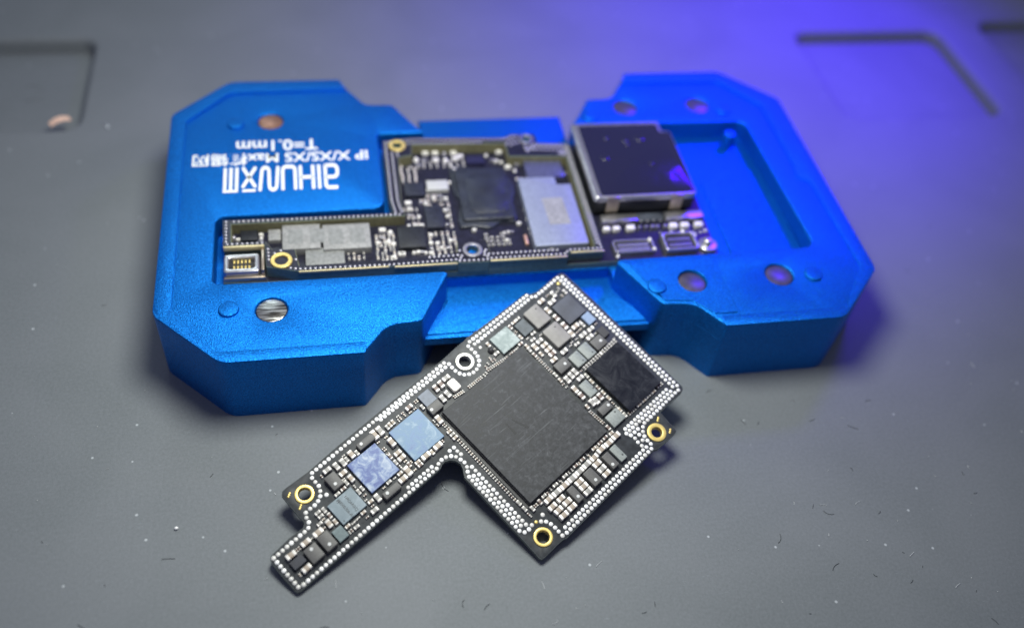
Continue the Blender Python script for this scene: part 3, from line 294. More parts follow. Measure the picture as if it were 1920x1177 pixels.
D2=json.loads(r'''{"outer":[[-4.19,-0.2976],[-4.1795,-0.8174],[-3.6267,-0.827],[-3.6068,-1.2478],[-3.1947,-1.3601],[-1.9429,-1.3783],[-1.036,-1.352],[-1.0213,-1.3786],[-0.599,-1.3869],[-0.5767,-1.363],[0.5356,-1.3602],[0.5901,-1.2856],[1.0938,-1.2849],[1.0882,1.1047],[0.5717,1.1489],[0.5702,1.3651],[0.1986,1.3842],[0.058,1.3082],[-1.3927,1.3773],[-1.8457,1.3264],[-1.8518,1.0085],[-1.8637,-0.052],[-1.8294,-0.3076],[-1.9997,-0.3234],[-1.7562,-0.2936]],"inner":[[-4.0819,-0.3803],[-4.0742,-0.7579],[-3.6195,-0.7615],[-3.522,-0.9334],[-3.2269,-0.9358],[-3.1785,-1.2626],[-1.6269,-1.2454],[-1.012,-1.1739],[-0.984,-0.9663],[-0.5713,-0.9709],[-0.5544,-1.2226],[0.9724,-1.2221],[0.98,0.8009],[0.0646,0.8528],[0.0569,1.1764],[-1.4085,1.2225],[-1.4344,0.9692],[-1.64,0.9182],[-1.6958,-0.0917],[-1.6661,-0.3745],[-1.6657,-0.4556]],"chips":[["rubber",[-0.814,-0.4374,-0.0392,0.7103],1.0],["shield",[0.134,-1.0704,0.9329,0.4129],1.02],["violet",[0.3011,0.4478,0.8883,0.8616],0.99],["navy",[-1.602,0.1784,-1.3076,0.4735],0.97],["navy",[-1.3548,-0.5353,-1.102,-0.0675],0.98],["black",[-1.7926,-0.9171,-1.4118,-0.485],0.98],["violetd",[-0.5791,0.8688,-0.2955,1.0608],0.96],["pale",[-1.262,0.2816,-0.939,0.4973],0.97],["grey",[-3.3954,-0.8719,-2.8742,-0.388],1.02],["grey",[-2.8415,-0.9149,-2.1809,-0.4173],1.02],["grey2",[-3.0908,-1.1751,-2.5608,-0.8355],0.98],["grey",[-3.5883,-0.6223,-3.4173,-0.4073],0.97],["black",[-3.9706,-0.5882,-3.7331,-0.3901],0.96],["copper",[0.03,-0.9366,0.0721,-0.7421],0.94],["copper",[0.4663,-1.049,0.655,-0.9667],0.94]],"dots":[[-4.0603,-0.5001,3],[-3.9958,-0.5366,2],[-3.6893,-0.4598,2],[-3.6893,-0.5236,2],[-3.6892,-0.587,2],[-1.9999,-0.4868,3],[-1.8918,-0.5429,3],[-2.0803,-0.7447,2],[-2.0126,-0.6425,2],[-1.9309,-0.7346,3],[-1.8607,-0.7827,2],[-1.7614,-0.9914,3],[-1.5991,-0.41,2],[-1.8842,-1.0444,2],[-0.029,1.1635,3],[-0.2394,1.1003,2],[-0.1774,0.9615,2],[-0.1074,0.9414,2],[-0.027,0.9208,2],[0.0553,0.7887,3],[0.2115,0.8431,3],[0.1553,0.7038,2],[-1.1938,1.1956,3],[-1.0401,1.187,3],[-0.8982,1.163,3],[-0.7518,1.171,3],[-0.6594,1.0852,3],[-1.3536,1.0448,3],[-1.2337,1.022,3],[-1.0499,1.0179,3],[-0.8977,1.0028,3],[-0.7391,1.032,3],[-1.3181,0.9009,3],[-0.8302,0.888,2],[-0.7937,0.776,2],[-1.5741,0.0592,3],[-1.3891,0.0612,2],[-1.3148,0.0273,2],[-1.2231,0.3148,3],[-1.1814,0.1642,2],[-1.0817,0.1724,2],[-1.0088,0.1234,2],[-0.9021,0.4899,2],[-1.5678,-0.0706,2],[-1.582,-0.2115,2],[-1.6124,-0.4187,2],[-1.5181,-0.4255,2],[-1.4236,-0.4323,2],[-1.4992,-0.2455,1],[-1.442,-0.2495,1],[-1.0415,-0.1354,2],[-1.0269,-0.2504,2],[-1.0517,-0.4452,2],[-1.7705,-0.9843,3],[-1.5934,-0.9667,2],[-1.5291,-0.9717,2],[-1.4739,-0.976,2],[-1.4279,-0.9795,2],[-1.3334,-0.8065,2],[-1.3148,-0.646,2],[-1.3441,-0.8989,2],[-1.3563,-1.0035,2],[-1.2402,-0.8135,2],[-1.194,-0.8971,2],[-1.1027,-0.9174,2],[-1.0464,-0.7744,2],[-0.241,-0.6568,1],[-0.1833,-0.661,1],[-0.1255,-0.6653,1],[-0.2251,-0.8145,2],[0.3849,-1.0586,2],[0.8008,-1.0364,2],[-0.5846,-0.4284,2],[-0.6756,-0.5835,2],[0.0032,-0.493,2],[0.8176,0.856,2],[0.94,0.5779,2],[0.6637,0.3613,3]]}''')
rnd=random.Random(7)
# ------------------------------------------------------------------ work mat with its moulded pockets
bm=bmesh.new()
def rect(x0,y0,x1,y1,r): return roundpoly([(x0,y0,r),(x1,y0,r),(x1,y1,r),(x0,y1,r)],6)
pockets=[(-14,3.30,-6.78,5.98,.28),(7.2,2.9,10.58,5.90,.30),(11.7,2.7,15.2,6.25,.45)]
ph=[rect(*p) for p in pockets]
prism(bm,[(-40,-30),(45,-30),(45,50),(-40,50)],ph,-.32,0,.12,nb=5,draft=0.)
for p in pockets:
    q=rect(p[0]-.2,p[1]-.2,p[2]+.2,p[3]+.2,.3)
    f=bm.faces.new([bm.verts.new((x,y,-.30)) for x,y in q]); f.normal_update()
    if f.normal.z<0: f.normal_flip()
tag(finish('work_mat',new_mesh('work_mat',bm),MAT),kind='structure')
# moulded faint digits and marks in the left pocket
wm=bpy.data.objects['work_mat']
for ch,x,y,s in (('2',-7.72,4.75,.75),('8',-8.25,3.75,.5)):
    me=textmesh(ch,s,'moulded_numeral',.006); o=finish('moulded_numeral',me,MAT,wm,smooth=False); o.location=(x,y,-.297)
# ------------------------------------------------------------------ blue holder
H=1.165; HR=1.125; HF=.80
HOLDER=thing('blue_metal_holder','blue anodised metal fixture with clipped corners and white printing, lying on the grey mat','holder')
OCT=2.876
def left_outer(top):
    return [(-5,-2.03,.22),(-4.155,-OCT,.30),(-2.42,-OCT,.05),(-2.13,-2.50,.35),(-1.98,-2.44,.15),(-1.64,-2.415,.10),(-1.2,-1.60,.03)]
def left_back(): return [(-1.2,1.52,.03),(-1.40,1.80,.06),(-1.62,2.20,.10),(-2.05,2.22,.18),(-2.44,2.85,.05),(-4.155,2.85,.30),(-5,2.03,.22)]
def mir(p): return [(-q[0],)+tuple(q[1:]) for q in p][::-1]
lowL=left_outer(0)+left_back(); lowR=mir(lowL)
bm=bmesh.new()
prism(bm,roundpoly(lowL,6),[],0.0,HF,.004,nb=1); prism(bm,roundpoly(lowR,6),[],0.0,HF,.004,nb=1)
mags=[(-3.54,-2.05,.20,STEEL),(-3.53,1.86,.19,COPN),(2.18,-2.04,.20,NICK),(3.50,-2.01,.20,NICK),(2.23,1.96,.2,NICK),(3.51,1.97,.2,NICK)]
pins=[(-4.07,-2.02),(-4.05,1.80),(1.64,-2.10),(4.0,-2.06),(1.58,1.72),(3.92,1.80)]
topL=left_outer(1)+[(-1.235,-1.555,.05),(-4.285,-1.55,.10),(-4.285,-.26,.14),(-1.93,-.235,.20),(-1.915,1.46,.07),(-1.2,1.465,0)]+left_back()[1:]
lo=mir(left_outer(1)); lb=mir(left_back()[1:])
topR=lb+[(1.2,1.49,0),(4.19,1.49,.16),(4.25,-1.50,.16),(1.235,-1.53,.05)]+lo
prism(bm,roundpoly(topL,6),[circle(m[0],m[1],m[2],36) for m in mags if m[0]<0],HF,HR,.028,nb=3)
prism(bm,roundpoly(topR,6),[circle(m[0],m[1],m[2],36) for m in mags if m[0]>0],HF,HR,.028,nb=3)
# raised rim round the outside of each block
def ring(pts_out,pts_in): return roundpoly(pts_out+pts_in[::-1],6)
ro=[(-2.40,-OCT,.0),(-4.155,-OCT,.30),(-5,-2.03,.22),(-5,2.03,.22),(-4.155,2.85,.30),(-2.43,2.85,.02)]
ri=[(-2.375,-2.70,.02),(-4.245,-2.70,.18),(-4.78,-1.94,.12),(-4.78,1.86,.12),(-4.14,2.57,.18),(-2.33,2.60,.0)]
prism(bm,ring(ro,ri),[],HR-.004,H,.008,nb=2)
rir=[(-2.375,-2.70,.02),(-4.245,-2.70,.18),(-4.78,-1.94,.12),(-4.74,-.1,.05),(-4.55,.02,.12),(-4.62,.3,.05),(-4.62,1.86,.12),(-4.06,2.57,.18),(-2.33,2.60,.0)]
prism(bm,ring([(-a,b,c) for a,b,c in ro],[(-a,b,c) for a,b,c in rir]),[],HR-.004,H,.008,nb=2)
for v in bm.verts:
    if v.co.z>HR+.02: v.co.z-=.034*(1-(v.co.y+2.9)/5.8)
# slightly raised inner part of the right block, edged by a thin step
prism(bm,roundpoly([(1.36,-1.66,.02),(1.68,-2.36,.05),(2.06,-2.40,.1),(2.33,-2.66,.02),(2.645,-2.66,.01),(2.645,-1.60,.01)],5),[circle(2.18,-2.04,.206,36),circle(1.64,-2.10,.135,24)],HR-.002,HR+.016,.006,nb=1)
# bridge between the blocks: centre body, ledge plates in front and behind
prism(bm,[(-1.198,-1.38),(1.198,-1.38),(1.198,2.20),(-1.198,2.20)],[],.10,HF,.045,nb=4)
prism(bm,roundpoly([(-1.8,-2.30,0),(1.8,-2.31,0),(1.8,-1.30,0),(-1.8,-1.30,0)]),[],.47,.60,.02,bottom=True,nb=2)
prism(bm,roundpoly([(-1.66,-2.24,.02),(1.66,-2.25,.02),(1.02,-1.50,.25),(-1.02,-1.45,.25)],6),[],.598,.626,.014,nb=3)
# shallow machined step in the pocket floor and the far-right thumb notch
prism(bm,roundpoly([(3.12,-1.49,0),(4.24,-1.49,0),(4.24,.6,.1),(3.60,.62,.1),(3.30,.55,.15),(3.12,.30,.1)],5),[],HF-.002,HF+.03,.01,nb=1)
finish('body',new_mesh('holder_body',bm),ANO,HOLDER,ang=30)
for x,y,r,m in mags:
    bm=bmesh.new(); prism(bm,circle(0,0,r-.006,36),[],-.3,0,.012,nb=2)
    o=finish('magnet',new_mesh('magnet',bm),m,HOLDER,(x,y,HR-.022))
bm=bmesh.new(); prism(bm,circle(0,0,.13,28),[],-.05,.035,.018,nb=3); pm=new_mesh('locating_pin',bm)
for i,(x,y) in enumerate(pins):
    if i==0: po=finish('locating_pin',pm,ANO,HOLDER,(x,y,HR))
    else:
        c=po.copy(); scene.collection.objects.link(c); c.location=(x,y,HR)
for x,y in ((-.795,-1.152),(.41,1.24)):
    bm=bmesh.new(); prism(bm,circle(0,0,.072,20),[],0,.235,.02,nb=3); finish('hole_post',new_mesh('hole_post',bm),ANO,HOLDER,(x,y,HF+.001))
bm=bmesh.new(); prism(bm,circle(0,0,.10,20),[],0,.27,.02,nb=3)
finish('corner_post',new_mesh('corner_post',bm),ANO,HOLDER,(3.88,1.25,HF+.001))
# white printing: reads from behind the holder
def place_text(me,name,x,y,w,h,z,rot,mt,parent):
    xs=[v.co.x for v in me.vertices]; ys=[v.co.y for v in me.vertices]
    cx,cy=(max(xs)+min(xs))/2,(max(ys)+min(ys))/2; sx=w/(max(xs)-min(xs)); sy=h/(max(ys)-min(ys))
    for v in me.vertices: v.co.x=(v.co.x-cx)*sx; v.co.y=(v.co.y-cy)*sy
    o=finish(name,me,mt,parent,smooth=False); o.location=(x,y,z); o.rotation_euler=(0,0,rot); return o
for body,x0,x1,y0,y1,bold in (('T=0.1mm',-4.033,-2.837,1.132,1.383,.004),('IP X/XS/XS Max\u690d\u9521\u7f51',-4.649,-2.102,0.813,1.095,.004)):
    place_text(textmesh(body,.3,'printed_line',.001,1.,bold),'printed_line',(x0+x1)/2,(y0+y1)/2,x1-x0,y1-y0,HR+.002,math.pi+0.0,WHITE,HOLDER)
# logo drawn with strokes; x to the right and y up as read
def strokes():
    W=.085; bm=bmesh.new()
    def poly(p,closed=False,w=W):
        n=len(p); L=[];Rr=[]
        for i in range(n):
            a=Vector(p[max(i-1,0)]);b=Vector(p[i]);c=Vector(p[min(i+1,n-1)])
            u=(b-a) if (b-a).length>1e-6 else (c-b); v=(c-b) if (c-b).length>1e-6 else (b-a); u.normalize(); v.normalize()
            m=Vector((-u.y-v.y,u.x+v.x)); m.normalize(); k=w/2/max(.5,m.dot(Vector((-u.y,u.x))))
            L.append(bm.verts.new((b.x+m.x*k,b.y+m.y*k,0))); Rr.append(bm.verts.new((b.x-m.x*k,b.y-m.y*k,0)))
        for i in range(n-1):
            f=bm.faces.new((Rr[i],Rr[i+1],L[i+1],L[i])); f.normal_update()
            if f.normal.z<0: f.normal_flip()
    def arc(cx,cy,r,a0,a1,n=6): return [(cx+r*math.cos(R(a0+(a1-a0)*i/n)),cy+r*math.sin(R(a0+(a1-a0)*i/n))) for i in range(n+1)]
    # a
    poly([(0.02,.60)]+arc(.27,.52,.08,90,0)+[(.35,0)]); poly([(.35,0.02)]+[(.12,.02)]+arc(.12,.13,.11,-90,-180)+arc(.12,.22,.11,180,90)+[(.35,.33)])
    # I
    poly([(.53,0),(.53,.62)])
    # H
    poly([(.70,0),(.70,.62)]); poly([(.70,.31),(1.05,.31)]); poly([(1.05,0),(1.05,.62)])
    # U
    poly([(1.20,.62),(1.20,.12)]+arc(1.30,.12,.10,180,270)+[(1.42,.02)]+arc(1.45,.12,.10,270,360)+[(1.55,.62)])
    # N
    poly([(1.68,0),(1.72,.50)]+arc(1.82,.50,.10,180,0)+[(1.93,.12)]+arc(2.03,.12,.10,180,360)+[(2.18,.62)])
    # X with a bar over its top
    poly([(2.30,0),(2.66,.52)]); poly([(2.66,0),(2.30,.52)]); poly([(2.30,.60),(2.66,.60)],w=.06)
    # three bars joined along the top
    for x in (2.82,2.98,3.14): poly([(x,0),(x,.58)])
    poly([(2.78,.60),(3.19,.60)],w=.06)
    return new_mesh('logo',bm)
place_text(strokes(),'printed_logo',-3.377,0.502,1.652,0.574,HR+.003,math.pi+0.0,WHITE,HOLDER)
# ------------------------------------------------------------------ larger circuit board lying in the holder
LB=thing('framed_circuit_board','larger circuit board with glossy shielded box, seated in the pocket of the blue holder','circuit board',(-.5,0,HF+.003))
off=Vector((-.5,0,HF+.003))
def lbo(o): 
    o.location=Vector(o.location)-off; return o
bm=bmesh.new()
hol=[(-.795,-1.152,.085),(-1.634,1.19,.075),(.41,1.24,.075),(-3.406,-1.155,.09)]
sub=[(-4.19,-.29),(-4.18,-1.33),(-3.62,-1.35),(-1.0,-1.37),(2.86,-1.34),(2.90,.0),(2.72,1.38),(1.12,1.30),(.57,1.15),(.56,1.37),(.2,1.38),(.06,1.31),(-1.39,1.377),(-1.85,1.33),(-1.86,-.05),(-1.83,-.31)]
prism(bm,sub,[circle(*h) for h in hol],HF+.003,.90,.004,nb=1,mi_side=1,bottom=True)
lbo(finish('substrate',new_mesh('substrate',bm),[PCBB,TEALG],LB))
bm=bmesh.new()
outer=D2['outer'][:-1]; outer[-1]=[-1.95,-.31]
inner=D2['inner'][:-1]
prism(bm,outer,[inner]+[circle(*h) for h in hol[:3]],.9,1.085,.004,nb=1,mi_side=1)
lbo(finish('raised_frame',new_mesh('raised_frame',bm),[PCBB,TEALG],LB))
# lighter laminate on the inside walls, thin gold line on the front edges
bm=bmesh.new()
inn=inner if area2(inner)>0 else inner[::-1]
w=offset(inn,.006)
prism(bm,inn,[w],.90,1.075,.002,nb=1)
lbo(finish('inner_laminate_wall',new_mesh('inner_laminate_wall',bm),OLIVE,LB))
for x0,x1,y in ((-3.18,-1.98,-1.372),(-1.90,-1.04,-1.384),(-.57,.53,-1.370),(.60,1.09,-1.300)):
    bm=bmesh.new(); bmbox(bm,x0,y-.010,1.06,x1,y+.012,1.090,.004); lbo(finish('gold_edge_strip',new_mesh('gold_edge_strip',bm),GOLDE,LB))
bm=bmesh.new(); bmbox(bm,-4.17,-.852,1.02,-3.635,-.82,1.09,.004); lbo(finish('gold_edge_strip',new_mesh('gold_edge_strip',bm),GOLDE,LB))
for i,(x,y,r) in enumerate(hol):
    lbo(finish('mounting_ring',new_mesh('mounting_ring',ringmesh(r+(.055 if i!=2 else .04),r,.0,.03,32)),GOLD if i in(1,3) else TIND,LB,(x,y,1.08)))
# pads along the frame in staggered rows
def inpoly(x,y,p):
    c=False
    for i in range(len(p)):
        a,b=p[i-1],p[i]
        if (a[1]>y)!=(b[1]>y) and x<(b[0]-a[0])*(y-a[1])/(b[1]-a[1])+a[0]: c=not c
    return c
def walk(p,step,ph):
    out=[]; n=len(p); t=ph
    for i in range(n):
        a=Vector(p[i]);b=Vector(p[(i+1)%n]); l=(b-a).length
        while t<l: out.append(a+(b-a)*(t/l)); t+=step
        t-=l
    return out
oc=outer if area2(outer)>0 else outer[::-1]
fp=[]
for d,ph in ((.038,0),(.080,.03),(.122,0.),(.164,.03),(.206,0)):
    for q in walk(offset(oc,d),.066,ph):
        if inpoly(q.x,q.y,oc) and not inpoly(q.x,q.y,offset(inn,-.016)) and all((q.x-h[0])**2+(q.y-h[1])**2>(h[2]+.08)**2 for h in hol) and all((q-f).length>.047 for f in fp):
            ok=min(abs((q-Vector(oc[i-1])).length) for i in range(1))>-1
            fp.append(q)
fp.sort(key=lambda q:q.y)
bm=bmesh.new(); bmdome(bm,0,0,0,.024,.016,8); dm=new_mesh('solder_pad',bm); dm.materials.append(TIND); dm.shade_smooth()
for q in fp[:300]:
    o=bpy.data.objects.new('solder_pad',dm); scene.collection.objects.link(o); o.parent=LB; o.location=Vector((q.x,q.y,1.085))-off
bm=bmesh.new()
for q in fp[300:]: bmdome(bm,q.x,q.y,1.085,.024,.016,8)
if len(fp)>300: tag(lbo(finish('solder_pads_far',new_mesh('solder_pads_far',bm),TIND,LB)),kind='stuff')
names={'rubber':'processor','shield':'shield_can','violet':'silicon_chip','navy':'navy_chip','violetd':'silicon_chip','black':'power_chip','pale':'oscillator','grey':'module_can','grey2':'module_can','copper':'copper_pad'}
for n,(x0,y0,x1,y1),z in D2['chips']:
    bm=bmesh.new()
    if n=='shield':
        prism(bm,roundpoly([(x0,y0,.03),(x1,y0,.03),(x1,y1-.18,.02),(x0+.58,y1-.18,.02),(x0+.58,y1,.02),(x0,y1,.03)],3),[],.9,z,.015,nb=2)
    elif n=='rubber':
        prism(bm,roundpoly([(x0,y0,.05),(x1,y0,.05),(x1,y1,.05),(x0,y1,.05)],4),[],.9,z-.005,.02,nb=3)
        prism(bm,roundpoly([(x0+.14,y0+.12,.14),(x1-.06,y0+.12,.14),(x1-.06,y1-.18,.14),(x0+.14,y1-.18,.14)],5),[],z-.03,z+.006,.012,nb=2)
    else: bmbox(bm,x0,y0,.9,x1,y1,z,.01)
    co=lbo(finish(names[n],new_mesh(names[n],bm),CHIP[n],LB))
    if n=='shield':
        bm=bmesh.new(); prism(bm,[(x0+.30,y0+.42),(x0+.62,y0+.42),(x0+.60,y0+1.0),(x0+.28,y0+1.0)],[],z,z+.0015,.0005,nb=1); finish('laser_mark',new_mesh('laser_mark',bm),CHIP['grey'],co)
    if n=='grey' and x1-x0>.4:
        for k in range(2):
            bm=bmesh.new(); a=x0+.08+k*.30; prism(bm,[(a,y0+.1),(a+.2,y0+.1),(a+.2,y1-.1),(a,y1-.1)],[],z,z+.0015,.0005,nb=1); finish('laser_mark',new_mesh('laser_mark',bm),CHIP['grey2'],co)
# irregular black underfill bead round the processor
x0,y0,x1,y1=D2['chips'][0][1]
pts=[]
for i in range(46):
    a=2*math.pi*i/46; c,s=math.cos(a),math.sin(a); k=1/max(abs(c),abs(s)); w=.07+.05*math.sin(3*a+1)+.03*math.sin(7*a)
    pts.append(((x0+x1)/2+c*k*((x1-x0)/2+w*.8),(y0+y1)/2+s*k*((y1-y0)/2+w)))
bm=bmesh.new(); prism(bm,pts,[],.9,.945,.03,nb=3); lbo(finish('underfill_bead',new_mesh('underfill_bead',bm),CHIP['rubber'],LB))
def capmesh(l,w,h,body,tw=.27):
    bm=bmesh.new(); bmbox(bm,-l/2+l*tw*.6,-w/2+.002,0,l/2-l*tw*.6,w/2-.002,h*.94,.004,0)
    for s in(-1,1):
        a,b=(-l/2,-l/2+l*tw) if s<0 else (l/2-l*tw,l/2)
        prism(bm,roundpoly([(a,-w/2,.008),(b,-w/2,.003),(b,w/2,.003),(a,w/2,.008)],2),[],0,h,.010,mi_top=1,mi_side=1,nb=2)
    me=new_mesh('chip_capacitor',bm); me.materials.append(body); me.materials.append(TERM); me.shade_smooth(); me.set_sharp_from_angle(angle=R(40)); return me
bm_={1:.022,2:.03,3:.045}
for k,(x,y,s) in enumerate(D2['dots']):
    r=bm_[s]; bm=bmesh.new()
    if k%3==0: bmdome(bm,0,0,0,r,r*1.4,10)
    else: prism(bm,roundpoly([(-r*1.1,-r*.7,.01),(r*1.1,-r*.7,.01),(r*1.1,r*.7,.01),(-r*1.1,r*.7,.01)],2),[],0,.05,.015,nb=2)
    lbo(finish('chip_capacitor',new_mesh('chip_capacitor',bm),TERM if k%4 else TIND,LB,(x,y,.9)))
# tiny capacitors in staggered groups
mc={s:capmesh(.06*s,.034*s,.035,[CERG,CER,CERB][i],.3) for i,s in enumerate((.8,1.,1.2))}
groups=[(-1.70,.53,-1.40,.90,4,6,'y'),(-1.45,.88,-.62,.97,9,2,'y'),(-.60,-.68,-.20,-.90,6,4,'x'),(-1.33,-.62,-.98,-1.10,5,6,'y'),(-2.10,-.62,-1.86,-1.12,5,7,'y'),(-.98,.10,-.98,-.45,1,6,'y'),(-2.50,-.92,-2.30,-1.02,4,2,'y'),(.16,.50,.26,-.7,2,13,'x'),(-1.66,-.08,-1.46,-.40,4,3,'y'),(-1.36,.2,-1.08,.0,4,3,'x')]
for x0,y0,x1,y1,nx,ny,ax in groups:
    for i in range(nx):
        for j in range(ny):
            if rnd.random()<.12: continue
            x=x0+(x1-x0)*(i+.0)/max(1,nx-1); y=y0+(y1-y0)*j/max(1,ny-1)
            o=bpy.data.objects.new('tiny_chip_capacitor',mc[rnd.choice((.8,1.,1.2)) if nx<6 else .8]); scene.collection.objects.link(o); o.parent=LB
            o.location=Vector((x+rnd.uniform(-.008,.008),y+rnd.uniform(-.006,.006),.9))-off; o.rotation_euler=(0,0,math.pi/2 if ax=='y' else 0)
# glossy shielded box on the right, with its wrapped steel shell
bx0,by0,bx1,by1=1.13,-.42,2.74,1.36
bm=bmesh.new(); prism(bm,roundpoly([(bx0,by0,.06),(bx1,by0,.10),(bx1,by1-.25,.06),(bx1-.14,by1-.25,.03),(bx1-.14,by1,.03),(bx0,by1,.06)],4),[],1.20,1.285,.035,nb=3,bottom=True)
sb=lbo(finish('shielded_box',new_mesh('shielded_box',bm),STEELP,LB))
bm=bmesh.new(); prism(bm,roundpoly([(bx0+.11,by0+.05,.03),(bx1-.03,by0+.05,.03),(bx1-.03,by1-.30,.03),(bx1-.20,by1-.30,.03),(bx1-.20,by1-.09,.03),(bx0+.11,by1-.09,.03)],3),[],1.28,1.294,.006,nb=2)
lbo(finish('glossy_tape',new_mesh('glossy_tape',bm),GLOSS,LB))
for x,y,r in ((1.62,.95,.05),(1.92,.88,.06),(2.18,.92,.09),(1.50,.48,.08),(2.20,.30,.05),(1.93,.78,.045)):
    bm=bmesh.new(); bmdome(bm,0,0,0,r,.02,12); lbo(finish('tape_bump',new_mesh('tape_bump',bm),GLOSS,LB,(x,y,1.293)))
bm=bmesh.new(); bmbox(bm,bx0+.03,by0+.03,.96,bx1-.03,by1-.28,1.20,.01); lbo(finish('box_base',new_mesh('box_base',bm),PLAST,LB))
for x in (1.42,2.42):
    bm=bmesh.new(); bmbox(bm,x-.09,by0-.012,.98,x+.09,by0+.02,1.29,.01); lbo(finish('spring_clip',new_mesh('spring_clip',bm),BRASS,LB))
for x0,x1 in ((1.24,1.80),(2.24,2.84)):
    bm=bmesh.new(); bmbox(bm,x0,-.62,.90,x1,-.47,1.0,.02); lbo(finish('steel_rail',new_mesh('steel_rail',bm),STEELP,LB))
for i in range(4):
    bm=bmesh.new(); bmdome(bm,0,0,0,.022,.03,8); lbo(finish('contact_bump',new_mesh('contact_bump',bm),TIND,LB,(1.86+.1*i,-.60,.93)))
bm=bmesh.new(); bmbox(bm,1.8,-.58,.9,2.22,-.43,.95,.01); lbo(finish('ribbon_pad',new_mesh('ribbon_pad',bm),CHIP['navy2'],LB))
for x,s in ((1.29,1.1),(1.44,1.1),(1.66,1.3),(2.33,1.3),(2.51,1.3),(2.73,1.3),(1.80,.6),(1.9,.6),(2.0,.7),(2.08,.7),(2.2,.7)):
    bm=bmesh.new(); prism(bm,roundpoly([(-.05*s,-.035*s,.02),(.05*s,-.035*s,.02),(.05*s,.035*s,.02),(-.05*s,.035*s,.02)],3),[],0,.07,.02,nb=2)
    lbo(finish('chip_capacitor',new_mesh('chip_capacitor',bm),TERM if s>1 else TIND,LB,(x,-.725,.9)))
def connector(x0,y0,x1,y1,z,nc,name,shell=STEELP,wall=.035,pin=TIND):
    bm=bmesh.new(); prism(bm,roundpoly([(x0,y0,.04),(x1,y0,.04),(x1,y1,.04),(x0,y1,.04)],3),[roundpoly([(x0+wall,y0+wall,.02),(x1-wall,y0+wall,.02),(x1-wall,y1-wall,.02),(x0+wall,y1-wall,.02)],3)],.9,z,.02,nb=3)
    s=lbo(finish(name,new_mesh(name,bm),shell,LB))
    bm=bmesh.new(); bmbox(bm,x0+wall,y0+wall,.9,x1-wall,y1-wall,z-.05,.01); c=finish('insulator',new_mesh('insulator',bm),PLAST,s); c.location=(0,0,0)
    cb=bmesh.new(); bmbox(cb,-.012,-.03,0,.012,.03,.02,.006); cm=new_mesh('contact',cb); cm.materials.append(pin)
    for r in(0,1):
        for i in range(nc):
            o=bpy.data.objects.new('contact',cm); scene.collection.objects.link(o); o.parent=s
            t=(i+.5)/nc; o.location=(x0+wall+.04+(x1-x0-2*wall-.08)*t,(y0+y1)/2+(r-.5)*(y1-y0)*.32,z-.05)
    return s
connector(1.30,-1.24,1.92,-.98,.965,16,'board_connector',TIND,.03)
connector(2.06,-1.27,2.58,-.90,.99,7,'board_connector',STEELP,.045)
connector(-4.17,-1.27,-3.70,-.93,1.04,5,'corner_connector',STEELP,.07,GOLD)
bm=bmesh.new(); bmbox(bm,-4.165,-1.32,.90,-3.63,-1.275,.965,.01); bmbox(bm,-3.675,-1.27,.90,-3.635,-.86,1.06,.01); lbo(finish('connector_bracket',new_mesh('connector_bracket',bm),BRASS,LB))
bm=bmesh.new(); prism(bm,circle(0,0,.15,24),[],0,.06,.03,nb=3); prism(bm,circle(0,.02,.07,18),[],.05,.13,.03,nb=3); lbo(finish('standoff_screw',new_mesh('standoff_screw',bm),STEELP,LB,(2.74,-1.16,.9)))
for x,y,r in ((2.42,-.90,.05),(2.12,-.93,.03),(1.88,-1.0,.035),(1.9,-1.2,.035),(1.32,-1.3,.03),(2.6,-.95,.03)):
    bm=bmesh.new(); bmdome(bm,0,0,0,r,r*1.5,10); lbo(finish('solder_blob',new_mesh('solder_blob',bm),TERM,LB,(x,y,.93)))
for k in range(9):
    bm=bmesh.new(); r=.02+.012*(k%3); bmdome(bm,0,0,0,r,.03,8); lbo(finish('solder_blob',new_mesh('solder_blob',bm),TIND,LB,(2.1+.09*k,-.83-.03*(k%2),.9)))
# ------------------------------------------------------------------ small circuit board leaning on the ledge
TH=.07
U=Vector(D['U']); V=Vector(D['V']); N=U.cross(V); O=Vector(D['O'])
SB=thing('bare_circuit_board','small circuit board with big black processor, leaning on the front ledge of the blue holder','circuit board')
SB.matrix_world=Matrix(((U.x,V.x,N.x,O.x),(U.y,V.y,N.y,O.y),(U.z,V.z,N.z,O.z),(0,0,0,1)))
bm=bmesh.new()
prism(bm,D['outline'],[circle(r[0],r[1],r[3]+.004,32) for r in D['rings']],-TH,0,.006,nb=2,mi_side=1,bottom=True)
finish('substrate',new_mesh('substrate',bm),[PCB,PCBE],SB)
# routed border line just inside the edge
ol=D['outline'] if area2(D['outline'])>0 else D['outline'][::-1]
for i,(x,y,ro_,ri_,c) in enumerate(D['rings']):
    o=finish('mounting_ring',new_mesh('mounting_ring',ringmesh(ro_,ri_,-.02,.016,44)),TINR if c else GOLD,SB,(x,y,0))
    bm=bmesh.new(); n=32
    a=[bm.verts.new((ri_*math.cos(2*math.pi*k/n),ri_*math.sin(2*math.pi*k/n),-.015)) for k in range(n)]; b=[bm.verts.new((ri_*math.cos(2*math.pi*k/n),ri_*math.sin(2*math.pi*k/n),-TH-.001)) for k in range(n)]
    for k in range(n): bm.faces.new((a[k-1],a[k],b[k],b[k-1]))
    finish('plated_barrel',new_mesh('plated_barrel',bm),GOLDE if not c else TIND,o)
bm=bmesh.new(); prism(bm,circle(0,0,.0268,14),[],0,.004,.001,nb=1); bmdome(bm,0,0,.003,.0250,.007,12); pdm=new_mesh('solder_pad',bm); pdm.materials.append(TIN); pdm.shade_smooth()
pads=sorted(D['pads'],key=lambda p:(O+U*p[0]+V*p[1]-cam.location).length)
pdm2=pdm.copy(); pdm2.materials.clear(); pdm2.materials.append(TINW)
